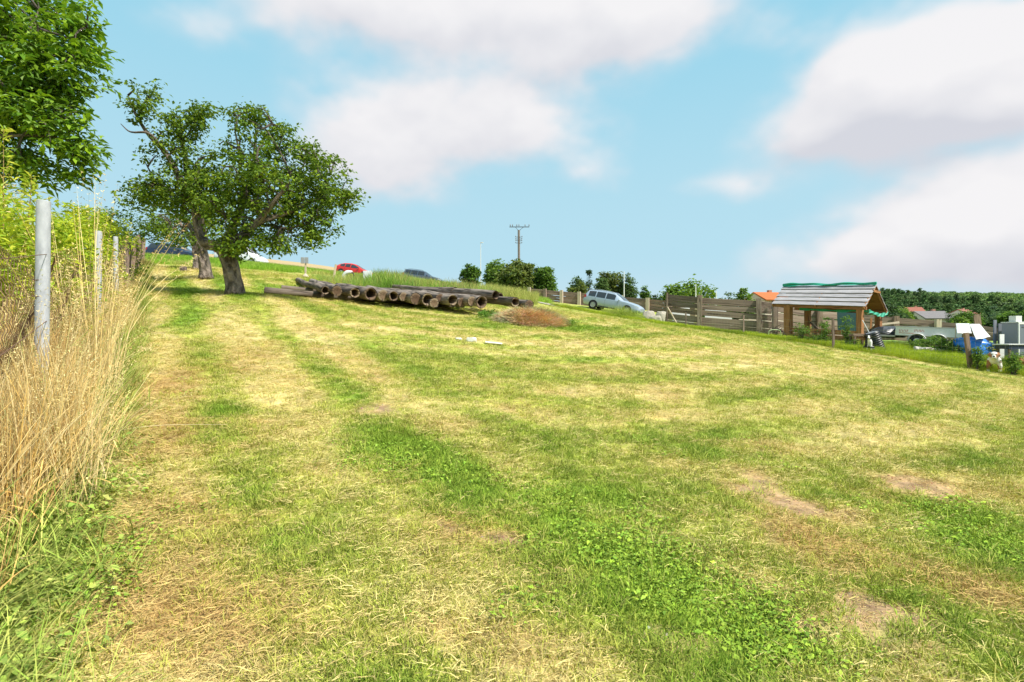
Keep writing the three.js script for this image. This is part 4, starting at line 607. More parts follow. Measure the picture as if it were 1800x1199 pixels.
// ------------------------------------------------------------------ plank fences
const plankCache = {};
const plankGeo = (h, k) => plankCache[`${h}_${k}`] ||= board(1, h, 0.05, Math.round(h * 1000) + k * 37, 0.006);
function plankFence(name, label, posts, o) {        // posts: {base, top} along the line
  const b0 = posts[0].base, t = thing(name, label, 'fence', b0), r = rng(o.seed);
  posts.forEach((p, i) => { if (p.none) return; const h = p.top.y - p.base.y + 0.15, w = p.w || o.w, m = mesh('post', upright(h, w, w * 0.8, o.seed + i, 0.01), p.mat || o.postMat[i % o.postMat.length], t); m.position.copy(p.base).sub(b0); m.position.y -= 0.1; m.rotation.y = Math.atan2(-(posts[posts.length - 1].base.z - b0.z), posts[posts.length - 1].base.x - b0.x) ; m.position.add(V3(-o.front.x, 0, -o.front.z).multiplyScalar(-0.03)); m.rotation.z = (r() - 0.5) * 0.03; });
  for (let i = 0; i < posts.length - 1; i++) {
    const A = posts[i], B = posts[i + 1];
    o.rows.forEach(([y0, y1], k) => {
      if (r() < (o.miss || 0)) return;
      const a = A.base.clone().lerp(A.top, (y0 + y1) / 2 - 0.02), b = B.base.clone().lerp(B.top, (y0 + y1) / 2 - 0.02), j = (r() - 0.5) * (o.jit || 0.03); a.y += j; b.y += j * r(); const off = o.front.clone().multiplyScalar(-0.06 - (w2(o) / 2) + 0.02 * r()); a.add(off); b.add(off);
      const hgt = Math.round((y1 - y0) * (A.top.y - A.base.y) * 50) / 50, g = plankGeo(hgt, Math.floor(r() * 3));
      const m = mesh('plank', g, GREY_WOOD[Math.floor(r() * 4)], t); const x = b.clone().sub(a), L = x.length(); x.normalize(); const z = x.clone().cross(V3(0, 1, 0)).normalize(), y = z.clone().cross(x); m.quaternion.setFromRotationMatrix(new THREE.Matrix4().makeBasis(x, y, z)); m.scale.set(L * 1.005, 1, 1); m.position.copy(a).add(b).multiplyScalar(0.5).sub(b0);
    });
  }
  return t;
}
const w2 = (o) => o.w * 0.8;
{
  const far = [930, 958, 987, 1018, 1052, 1092, 1138, 1178, 1225].map((px) => { const d = 55 - (px - 930) / 242 * 6, base = onGround(px, d), top = P(px, 506.5 + (px - 930) * 0.089, d); return { base, top }; });
  plankFence('plank_fence', 'long low plank fence with pale posts behind the silver car', far, { seed: 901, w: 0.3, front: V3(0, 0, 1), rows: [[0.06, 0.25], [0.27, 0.46], [0.47, 0.63], [0.65, 0.82], [0.83, 0.99]], postMat: [PALE_WOOD[0], GREY_WOOD[2], PALE_WOOD[0]], jit: 0.04 });
  const np = [[1172, 32, 516.5, 0.09], [1229, 31, 521, 0.26], [1334, 30, 527, 0.27], [1359, 29.8, 530, 0.1]].map(([px, d, ty, w]) => ({ base: onGround(px, d), top: P(px, ty, d), w }));
  const nf = plankFence('plank_fence', 'tall weathered plank fence with wide gaps beside the rustic shelter', np, { seed: 911, w: 0.24, front: V3(0.1, 0, 1).normalize(), rows: [[0.02, 0.17], [0.185, 0.385], [0.425, 0.595], [0.625, 0.78], [0.79, 0.985]], postMat: [GREY_WOOD[0], GREY_WOOD[2], GREY_WOOD[2]], jit: 0.05 });
  const b0 = np[0].base; { const a = np[0].base.clone().lerp(np[0].top, 0.55).sub(b0).add(V3(0.02, 0, 0.1)), c = onGround(1189, 31.4).sub(b0).add(V3(0, -0.05, 0.3)); mesh('brace', between(board(a.distanceTo(c), 0.07, 0.05, 915), a, c), PALE_WOOD[1], nf); const c2 = onGround(1169, 33).sub(b0); mesh('brace', between(board(a.distanceTo(c2), 0.08, 0.05, 916), a, c2), GREY_WOOD[1], nf); }
  const right = [[1362, 30.5, 531], [1440, 31, 545], [1500, 31.5, 551], [1575, 31, 557.5], [1648, 30.5, 563.5], [1715, 30, 571], [1765, 29.5, 578], [1835, 29, 586]].map(([px, d, ty], i) => ({ base: onGround(px, d), top: P(px, ty, d), mat: i === 4 ? PALE_WOOD[0] : undefined }));
  plankFence('plank_fence', 'low weathered plank fence running behind the trailer and the blue tarpaulin', right, { seed: 921, w: 0.28, front: V3(-0.1, 0, 1).normalize(), rows: [[0.03, 0.22], [0.25, 0.45], [0.48, 0.7], [0.74, 0.985]], postMat: [GREY_WOOD[0], GREY_WOOD[3]], jit: 0.05 });
  // pale building scraps lying behind the tall fence
  const white = std([0.6, 0.59, 0.57], 0.8);
  [[1197, 33.5, 546, 1.1, 0.3, 'white sheet showing through the gap at the end of the tall plank fence'], [1258, 33, 549, 1.3, 0.28, 'white panel standing behind the upper gap of the tall plank fence'], [1265, 32.6, 562, 1.5, 0.3, 'pale panel behind the lower gap of the tall plank fence'], [1205, 33, 561, 1.0, 0.3, 'cream panel behind the lower gap near the braced fence end'], [1318, 32.6, 566, 1.3, 0.3, 'tan panel behind the fence post beside the shelter']].forEach(([px, d, py, L, hh, label], i) => { const base = onGround(px, d), p = P(px, py, d), H0 = p.y + hh / 2 - base.y; const m = mesh('panel', board(L, Math.max(0.3, H0), 0.06, 930 + i, 0.01), i === 4 ? PALE_WOOD[0] : i === 3 ? std([0.6, 0.55, 0.45]) : white); m.position.copy(base); m.position.y += H0 / 2; m.rotation.x = -0.08; tag(m, label, 'panel'); });
}

// ------------------------------------------------------------------ low mesh fence on the right, with its posts
{
  const at = (px, d) => onGround(px, d), b = at(1465, 22), t = thing('mesh_fence', 'low thin wire mesh fence with slim wooden posts along the mown edge', 'fence', b), wire = std([0.42, 0.42, 0.4], 0.5, { metalness: 0.6 });
  const pts = [[8.7, 28], [13.1, 22], [15.25, 18], [17.2, 13.2]], hgt = 0.95;
  const defs = [[1307, 25.5, 0.95, 0.07, 0, 0], [1465, 22, 1.22, 0.09, 0.01, 1], [1707, 18, 1.2, 0.13, 0.13, 3], [1206, 28, 0.8, 0.06, 0.02, 1]];
  defs.forEach(([px, d, h, w, lean, k], i) => { const p = at(px, d), m = mesh('post', upright(h + 0.1, w, w * 0.7, 940 + i), GREY_WOOD[k], t); m.position.copy(p).sub(b); m.position.y -= 0.1; m.rotation.z = lean; });
  for (let s = 0; s < pts.length - 1; s++) {
    const [x0, d0] = pts[s], [x1, d1] = pts[s + 1], L = Math.hypot(x1 - x0, d1 - d0), n = Math.round(L / 0.16), vert = [];
    for (let i = 0; i < n; i++) { const x = mixf(x0, x1, i / n), d = mixf(d0, d1, i / n), y = H(x, d); vert.push(tube([V3(x - b.x, y - b.y, -d - b.z), V3(x - b.x, y + hgt - b.y, -d - b.z)], () => 0.0013, 3, false)); }
    mesh('mesh_wires', merge(vert), wire, t).userData.kind = 'stuff';
    for (const y0 of [0.1, 0.35, 0.65, 0.95]) { const q = []; for (let i = 0; i <= 12; i++) { const x = mixf(x0, x1, i / 12), d = mixf(d0, d1, i / 12); q.push(V3(x - b.x, H(x, d) + y0 - b.y, -d - b.z)); } mesh('line_wire', tube(q, () => 0.0025, 3, false), wire, t); }
  }
}

// ------------------------------------------------------------------ rustic shelter
{
  const FL = P(1357, 535, 27.3), FR = P(1521, 540, 23.6), ridgeL = P(1377, 503.5, 28), ridgeR = P(1541, 501.5, 24.3), RR = P(1561, 548, 24.9), RL = V3(FL.x + RR.x - FR.x, FL.y - 0.1, FL.z + RR.z - FR.z);
  const base = V3((FL.x + RR.x) / 2, 0, (FL.z + RR.z) / 2); base.y = H(base.x, -base.z);
  const t = thing('shelter', 'rustic timber shelter with a grey board roof and green tarpaulin under it', 'shelter', base), L = (p) => p.clone().sub(base);
  const roofTex = woodTexture([0.27, 0.25, 0.255], [0.42, 0.39, 0.4], [0.16, 0.14, 0.14], 963), roofM = [[1, 1, 1], [1.12, 1.12, 1.12]].map((c) => wood(roofTex, c));
  const slope = (A, B, C2, D2, rows, lift) => {        // eave A-B, ridge C-D
    const n = rows; for (let k = 0; k < n; k++) { const t0 = k / n, t1 = (k + 1.0) / n, mid = (t0 + t1) / 2, a = A.clone().lerp(C2, mid), b = B.clone().lerp(D2, mid), w = A.distanceTo(C2) / n * 0.97; const x = b.clone().sub(a).normalize(), up = C2.clone().sub(A).normalize(), z = x.clone().cross(up).normalize(), yy = z.clone().cross(x); const g = board(a.distanceTo(b), w, 0.03, 970 + k + n, 0.006); const m = mesh('roof_board', g, roofM[k % 2], t); m.quaternion.setFromRotationMatrix(new THREE.Matrix4().makeBasis(x, yy, z)); m.rotateX(lift); m.position.copy(L(a.add(b).multiplyScalar(0.5))).addScaledVector(z, 0.0); }
  };
  slope(FL, FR, ridgeL, ridgeR, 5, -0.11); slope(RR, RL, ridgeR, ridgeL, 5, -0.11);
  const inward = FR.clone().sub(FL).setY(0).normalize(), across = RR.clone().sub(FR).setY(0).normalize();
  const post = (p, eaveY, w, mat, name = 'post') => { const y = H(p.x, -p.z), m = mesh(name, upright(eaveY - y + 0.08, w, w, 980 + Math.round(p.x * 10), 0.008), mat, t); m.position.copy(L(V3(p.x, y - 0.08, p.z))); m.rotation.y = -Math.atan2(inward.z, inward.x); };
  const pl = FL.clone().addScaledVector(inward, 0.75).addScaledVector(across, 0.2), pr = FR.clone().addScaledVector(inward, -0.3).addScaledVector(across, 0.2), bl = RL.clone().addScaledVector(inward, 0.75).addScaledVector(across, -0.25), br = RR.clone().addScaledVector(inward, -0.3).addScaledVector(across, -0.25);
  post(pl, FL.y - 0.08, 0.3, RED_WOOD[0]); post(pr, FR.y - 0.05, 0.22, RED_WOOD[0]); post(bl, RL.y - 0.05, 0.24, RED_WOOD[1]); post(br, RR.y - 0.05, 0.22, RED_WOOD[1]);
  const beam = (a, b, w, h, mat, name) => mesh(name, between(board(a.distanceTo(b), h, w, 990, 0.004), L(a), L(b)), mat, t);
  const dn = (p, y) => p.clone().add(V3(0, y, 0));
  beam(dn(FL.clone().addScaledVector(across, 0.12), -0.06), dn(FR.clone().addScaledVector(across, 0.12), -0.06), 0.1, 0.15, RED_WOOD[1], 'eave_beam'); beam(dn(RL.clone().addScaledVector(across, -0.12), -0.06), dn(RR.clone().addScaledVector(across, -0.12), -0.06), 0.1, 0.15, RED_WOOD[1], 'eave_beam');
  for (const k of [0.01, 0.5, 0.985]) { const e = FL.clone().lerp(FR, k), rg = ridgeL.clone().lerp(ridgeR, k), q = RL.clone().lerp(RR, k); beam(dn(e, -0.06), dn(rg, -0.08), 0.05, 0.12, RED_WOOD[0], 'rafter'); beam(dn(rg, -0.08), dn(q, -0.06), 0.05, 0.12, RED_WOOD[0], 'rafter'); }
  { const e = FR.clone().lerp(ridgeR, 0.72), q = RR.clone().lerp(ridgeR, 0.72); beam(e, q, 0.06, 0.1, RED_WOOD[0], 'collar_tie'); }
  // brown boards lining the inside of the far slope
  { const g = new THREE.BufferGeometry(), a = L(dn(RL, -0.09)), b = L(dn(RR, -0.09)), c = L(dn(ridgeR, -0.1)), d = L(dn(ridgeL, -0.1)); g.setAttribute('position', new THREE.Float32BufferAttribute([a, b, c, d].flatMap((p) => [p.x, p.y, p.z]), 3)); g.setAttribute('uv', new THREE.Float32BufferAttribute([0, 0, 2, 0, 2, 0.7, 0, 0.7], 2)); g.setIndex([0, 1, 2, 0, 2, 3]); g.computeVertexNormals(); const m = mesh('roof_lining', g, RED_WOOD[1], t); m.material.side = THREE.DoubleSide; }
  // green tarpaulin rolled along the ridge and hanging under the eaves
  const green = std([0.02, 0.3, 0.19], 0.55, { side: THREE.DoubleSide });
  const strip = (pts, drop, name, seed) => { const c = smooth(pts, 40), pos = [], ix = []; c.forEach((p, i) => { const w = 0.7 + 0.6 * vn(i * 0.22, seed, 5); for (let k = 0; k <= 3; k++) { const q = p.clone().addScaledVector(drop, k / 3 * w); q.z += 0.03 * Math.sin(i * 0.8 + k * 1.3); q.y += 0.015 * Math.sin(i * 0.5 + k); pos.push(q.x - base.x, q.y - base.y, q.z - base.z); } }); for (let i = 0; i < 40; i++) for (let k = 0; k < 3; k++) { const a = i * 4 + k; ix.push(a, a + 4, a + 1, a + 1, a + 4, a + 5); } const g = new THREE.BufferGeometry(); g.setAttribute('position', new THREE.Float32BufferAttribute(pos, 3)); g.setIndex(ix); g.computeVertexNormals(); mesh(name, g, green, t); };
  strip([dn(ridgeL, 0.05), dn(ridgeL.clone().lerp(ridgeR, 0.5), 0.09), dn(ridgeR, 0.05)], FL.clone().sub(ridgeL).multiplyScalar(0.09).add(V3(0, 0.02, 0.03)), 'ridge_tarpaulin', 3);
  mesh('tarpaulin_roll', tube(smooth([0, 0.2, 0.45, 0.7, 1].map((k) => L(dn(ridgeL.clone().lerp(ridgeR, k), 0.07 + 0.03 * Math.sin(k * 9)))), 30), (s, th) => 0.06 + 0.025 * Math.sin(s * 20 + th), 8), green, t);
  strip([dn(FL.clone().lerp(FR, 0.28).addScaledVector(across, 0.35), -0.12), dn(FL.clone().lerp(FR, 0.6).addScaledVector(across, 0.35), -0.16), dn(FR.clone().addScaledVector(across, 0.3), -0.12)], V3(0, -0.1, 0), 'hanging_tarpaulin', 4);
  strip([dn(FR.clone().addScaledVector(across, 0.35), -0.1), dn(FR.clone().lerp(RR, 0.6), -0.16), dn(RR, -0.02)], V3(0, -0.13, 0), 'hanging_tarpaulin', 6);
  // timber sill low down between the posts
  for (const dy of [0.14, 0.4]) { const a = pl.clone(), b = pr.clone(); a.y = H(a.x, -a.z) + dy; b.y = H(b.x, -b.z) + dy + 0.1; const g = board(a.distanceTo(b) - 0.3, 0.2, 0.1, 995, 0.01); mesh('sill_plank', between(g, L(a), L(b)), RED_WOOD[0], t); }
  for (const [a, b] of [[bl, pl], [br, pr]]) { const c = a.clone(), d = a.clone().addScaledVector(inward, a === bl ? 0.7 : -0.7); c.y = H(a.x, -a.z) + 0.9; d.y = H(a.x, -a.z) + 0.25; mesh('brace', between(board(c.distanceTo(d), 0.1, 0.08, 997), L(c), L(d)), GREY_WOOD[1], t); }
}

// ------------------------------------------------------------------ cars
const glassM = new THREE.MeshStandardMaterial({ roughness: 0.08, metalness: 0 }); glassM.color.setRGB(0.03, 0.035, 0.04);
const tyreM = std([0.02, 0.02, 0.021], 0.9), rimM = std([0.5, 0.51, 0.53], 0.35, { metalness: 0.8 }), archM = std([0.012, 0.012, 0.013], 0.9), lampM = std([0.75, 0.77, 0.8], 0.15), tailM = std([0.5, 0.03, 0.025], 0.25), plastM = std([0.03, 0.03, 0.033], 0.6);
const WAGON = [[0, 0.45, 0.74, 0.78, 0.76, 0.8, 0.58], [0.06, 0.3, 0.82, 0.9, 0.84, 0.98, 0.66], [0.14, 0.26, 0.86, 0.95, 0.88, 1.2, 0.64], [0.32, 0.23, 0.88, 0.96, 0.9, 1.46, 0.61], [0.8, 0.22, 0.9, 0.95, 0.91, 1.515, 0.62], [1.8, 0.2, 0.91, 0.93, 0.92, 1.53, 0.63], [2.55, 0.2, 0.91, 0.93, 0.92, 1.48, 0.62], [3.0, 0.2, 0.91, 0.94, 0.92, 1.25, 0.66], [3.42, 0.2, 0.9, 0.94, 0.9, 0.985, 0.74], [3.8, 0.2, 0.9, 0.9, 0.88, 0.94, 0.66], [4.3, 0.21, 0.88, 0.82, 0.85, 0.86, 0.58], [4.65, 0.25, 0.83, 0.7, 0.78, 0.73, 0.52], [4.8, 0.34, 0.7, 0.56, 0.68, 0.58, 0.46]];
const HATCH = [[0, 0.42, 0.72, 0.78, 0.74, 0.82, 0.56], [0.08, 0.28, 0.8, 0.92, 0.82, 0.98, 0.64], [0.45, 0.22, 0.86, 0.96, 0.87, 1.2, 0.6], [0.95, 0.2, 0.87, 0.94, 0.88, 1.37, 0.58], [1.7, 0.18, 0.88, 0.91, 0.89, 1.42, 0.58], [2.2, 0.18, 0.88, 0.9, 0.89, 1.36, 0.57], [2.65, 0.18, 0.88, 0.9, 0.88, 1.14, 0.62], [3.1, 0.18, 0.87, 0.89, 0.87, 0.93, 0.7], [3.6, 0.19, 0.86, 0.82, 0.84, 0.86, 0.6], [4.0, 0.23, 0.8, 0.7, 0.77, 0.73, 0.5], [4.2, 0.33, 0.68, 0.56, 0.66, 0.58, 0.42]];
const VAN = [[0, 0.4, 0.8, 0.9, 0.82, 1.0, 0.72], [0.06, 0.28, 0.86, 1.0, 0.88, 1.72, 0.74], [0.3, 0.24, 0.88, 1.02, 0.9, 1.84, 0.74], [1.8, 0.22, 0.89, 1.0, 0.91, 1.86, 0.75], [2.7, 0.22, 0.89, 1.0, 0.91, 1.78, 0.73], [3.2, 0.22, 0.89, 1.0, 0.9, 1.4, 0.74], [3.6, 0.22, 0.88, 1.0, 0.88, 1.07, 0.76], [4.1, 0.24, 0.85, 0.86, 0.84, 0.9, 0.64], [4.35, 0.3, 0.76, 0.66, 0.74, 0.7, 0.5]];
function makeCar(name, label, paint, prof, wheels, wins, shield, rearWin, pos, turn, rollZ, extra = {}) {
  const t = thing(name, label, 'car', pos, null, turn); t.rotation.order = 'YXZ'; t.rotation.z = rollZ; const len = prof[prof.length - 1][0], off = -len / 2;
  const val = (x) => { for (let i = 0; i < prof.length - 1; i++) if (x <= prof[i + 1][0]) { const k = (x - prof[i][0]) / (prof[i + 1][0] - prof[i][0]); return prof[i].map((v, j) => mixf(v, prof[i + 1][j], k)); } return prof[prof.length - 1]; };
  const pos2 = [], ix = []; const xs = []; for (let i = 0; i < prof.length - 1; i++) for (let k = 0; k < 4; k++) xs.push(mixf(prof[i][0], prof[i + 1][0], k / 4)); xs.push(len);
  const ringOf = (x) => { const [, yb, wb, yl, wl, yt, wt] = val(x), mid = (yb + yl) / 2, half = [[wb * 0.86, yb], [wb, yb + 0.08], [Math.max(wb, wl) + 0.015, mid], [wl, yl - 0.04], [wl - 0.015, yl], [mixf(wl, wt, 0.5) + 0.012, mixf(yl, yt, 0.5)], [wt, yt - 0.02], [wt * 0.88, yt + 0.015], [wt * 0.4, yt + 0.035]]; return [...half.map(([w, y]) => [y, w]), ...half.slice().reverse().map(([w, y]) => [y, -w])]; };
  const n = 18; xs.forEach((x) => ringOf(x).forEach(([y, z]) => pos2.push(x + off, y, z))); for (let i = 0; i < xs.length - 1; i++) for (let k = 0; k < n; k++) { const a = i * n + k, b = i * n + (k + 1) % n; ix.push(a, b, a + n, b, b + n, a + n); }
  for (const i of [0, xs.length - 1]) for (let k = 1; k < n - 1; k++) i ? ix.push(i * n, i * n + k, i * n + k + 1) : ix.push(i * n, i * n + k + 1, i * n + k);
  const g = new THREE.BufferGeometry(); g.setAttribute('position', new THREE.Float32BufferAttribute(pos2, 3)); g.setIndex(ix); g.computeVertexNormals(); mesh('body', g, paint, t);
  const patch = (pnm, f, mat, nu = 6, nv = 3) => { const p = [], q = []; for (let i = 0; i <= nu; i++) for (let j = 0; j <= nv; j++) { const v = f(i / nu, j / nv); p.push(v.x + off, v.y, v.z); } for (let i = 0; i < nu; i++) for (let j = 0; j < nv; j++) { const a = i * (nv + 1) + j; q.push(a, a + 1, a + nv + 1, a + 1, a + nv + 2, a + nv + 1); } const gg = new THREE.BufferGeometry(); gg.setAttribute('position', new THREE.Float32BufferAttribute(p, 3)); gg.setIndex(q); gg.computeVertexNormals(); const m = mesh(pnm, gg, mat, t); return m; };
  const gl = extra.glass || glassM; gl.side = THREE.DoubleSide;
  for (const s of [1, -1]) for (const [x0, x1] of wins) patch('side_window', (u, v) => { const x = mixf(x0, x1, u), [, , , yl, wl, yt, wt] = val(x), k = 0.08 + 0.78 * v; return V3(x, mixf(yl, yt - 0.02, k), s * (mixf(wl - 0.015, wt, k) + 0.024 + 0.016 * Math.sin(Math.PI * k))); }, gl);
  patch('windscreen', (u, v) => { const x = mixf(shield[0], shield[1], u), [, , , , , yt, wt] = val(x); return V3(x + 0.012, yt + 0.052 - 0.02 * Math.abs(v * 2 - 1), (v * 2 - 1) * wt * 0.86); }, gl, 6, 6);
  if (rearWin) patch('rear_window', (u, v) => { const x = mixf(rearWin[0], rearWin[1], u), [, , , , , yt, wt] = val(x); return V3(x - 0.015, yt + 0.045 - 0.02 * Math.abs(v * 2 - 1), (v * 2 - 1) * wt * 0.86); }, gl, 4, 6);
  for (const x of wheels) for (const s of [1, -1]) {
    const w = val(x)[2]; const arch = new THREE.CircleGeometry(0.385, 28); const am = mesh('wheel_arch', arch, archM, t); am.material.side = THREE.DoubleSide; am.position.set(x + off, 0.33, s * (Math.max(w, val(x)[4]) + 0.018)); if (s < 0) am.rotation.y = Math.PI;
    const wh = new THREE.Group(); wh.name = 'wheel'; t.add(wh); wh.position.set(x + off, 0.32, s * (w - 0.06)); const tg = new THREE.LatheGeometry([[0.19, -0.1], [0.29, -0.11], [0.32, -0.07], [0.32, 0.07], [0.29, 0.11], [0.2, 0.1]].map(([a, b]) => new THREE.Vector2(a, b)), 28); tg.rotateX(Math.PI / 2); mesh('tyre', tg, tyreM, wh);
    const rg = []; const disc = new THREE.CylinderGeometry(0.2, 0.2, 0.02, 24); disc.rotateX(Math.PI / 2); disc.translate(0, 0, s * 0.04); for (let k = 0; k < 5; k++) { const sp = box(0.05, 0.36, 0.03, 0, 0, s * 0.085); sp.rotateZ(k * Math.PI / 5); rg.push(sp); } const ring = new THREE.TorusGeometry(0.19, 0.02, 6, 24); ring.translate(0, 0, s * 0.09); mesh('rim', merge([...rg, ring]), rimM, wh); mesh('hub', disc, plastM, wh);
  }
  for (const s of [1, -1]) {
    patch('headlight', (u, v) => { const x = len - 0.42 + 0.34 * u, [, , , yl, wl, yt] = val(x); return V3(x, yl - 0.12 * v + 0.0, s * (wl + 0.02 - 0.01 * v)); }, lampM, 4, 2);
    patch('tail_light', (u, v) => { const x = 0.05 + 0.2 * u, [, , , yl, wl] = val(x); return V3(x, yl + 0.1 - 0.22 * v, s * (wl + 0.015)); }, tailM, 3, 3);
    const mg = new THREE.SphereGeometry(0.1, 10, 8); mg.scale(0.8, 0.7, 1.1); const mm = mesh('mirror', mg, extra.mirror || plastM, t); mm.position.set(shield[1] + off - 0.28, 1.0, s * (val(shield[1] - 0.25)[4] + 0.1));
    patch('sill_trim', (u, v) => { const x = mixf(wheels[0] + 0.45, wheels[1] - 0.45, u), [, yb, wb] = val(x); return V3(x, yb + 0.03 + 0.09 * v, s * (wb + 0.02)); }, plastM, 4, 1);
    if (extra.rails) { const rl = tube(smooth([0.5, 0.8, 1.6, 2.3, 2.5].map((x, i) => V3(x + off, val(x)[5] + (i % 4 ? 0.07 : 0.02), s * (val(x)[6] - 0.03))), 12), () => 0.018, 6); mesh('roof_rail', rl, extra.railMat || rimM, t); }
    for (const x of extra.doors || []) mesh('door_seam', (() => { const p = []; for (let k = 0; k <= 6; k++) { const [, yb, wb, yl, wl] = val(x); const y = mixf(yb + 0.12, yl, k / 6); p.push(V3(x + off, y, s * (mixf(Math.max(wb, wl) + 0.012, wl + 0.004, Math.abs(k / 3 - 1))))); } return tube(p, () => 0.006, 4, false); })(), plastM, t);
  }
  if (extra.spoiler) { const sp = mesh('spoiler', box(0.22, 0.03, 1.15), paint, t); sp.position.set(0.28 + off, 1.5, 0); sp.rotation.z = 0.08; }
  return t;
}
const paint = (c, m = 0.35, r = 0.3) => { const p = new THREE.MeshPhysicalMaterial({ roughness: r, metalness: m, clearcoat: 0.45, clearcoatRoughness: 0.06 }); p.color.setRGB(...c); return p; };
{
  const place = (px, d, turn) => { const p = onGround(px, d), c = Math.cos(turn), s = Math.sin(turn), y1 = H(p.x + 1.4 * c, d + 1.4 * s), y0 = H(p.x - 1.4 * c, d - 1.4 * s); p.y = (y0 + y1) / 2; return [p, turn, Math.atan2(y1 - y0, 2.8)]; };
  const [p1, t1, r1] = place(1077, 44, -0.5); makeCar('station_wagon', 'silver estate car parked on the gravel track before the long plank fence', paint([0.36, 0.42, 0.5], 0.3, 0.4), WAGON, [0.95, 3.78], [[0.42, 1.02], [1.1, 1.86], [1.94, 2.7]], [2.62, 3.36], [0.12, 0.3], p1, t1, r1, { rails: true, doors: [1.06, 1.9, 2.95], mirror: paint([0.36, 0.42, 0.5], 0.3, 0.4) });
  const up = (px, py, d) => { const p = P(px, py, d); return p; };
  makeCar('red_car', 'red hatchback parked on the road above the grassy bank', paint([0.62, 0.02, 0.012], 0.05), HATCH, [0.8, 3.35], [[0.6, 1.12], [1.2, 1.75], [1.83, 2.6]], [2.25, 3.04], [0.12, 0.6], up(624, 488, 60), -0.12, -0.14, { doors: [1.16, 1.8, 2.7] });
  makeCar('grey_estate_car', 'dark grey estate car on the road behind the tall reeds', paint([0.1, 0.13, 0.17], 0.5), WAGON, [0.95, 3.78], [[0.42, 1.02], [1.1, 1.86], [1.94, 2.7]], [2.62, 3.36], [0.12, 0.3], up(743, 500, 64), -0.12, -0.12, { rails: true, railMat: plastM, spoiler: true });
  makeCar('blue_car', 'dark blue car on the bank behind the fruit tree trunks', paint([0.02, 0.035, 0.075], 0.3), WAGON, [0.95, 3.78], [[0.42, 1.02], [1.1, 1.86], [1.94, 2.7]], [2.62, 3.36], [0.12, 0.3], up(312, 462, 47), -0.06, -0.08, {});
  makeCar('white_van', 'white van on the bank partly hidden by the leaning apple tree', paint([0.82, 0.83, 0.84], 0.0), VAN, [0.8, 3.55], [[0.4, 1.3], [1.4, 2.2], [2.28, 3.0]], [2.75, 3.5], [0.065, 0.2], up(424, 467, 50), -0.06, -0.1, {});
}

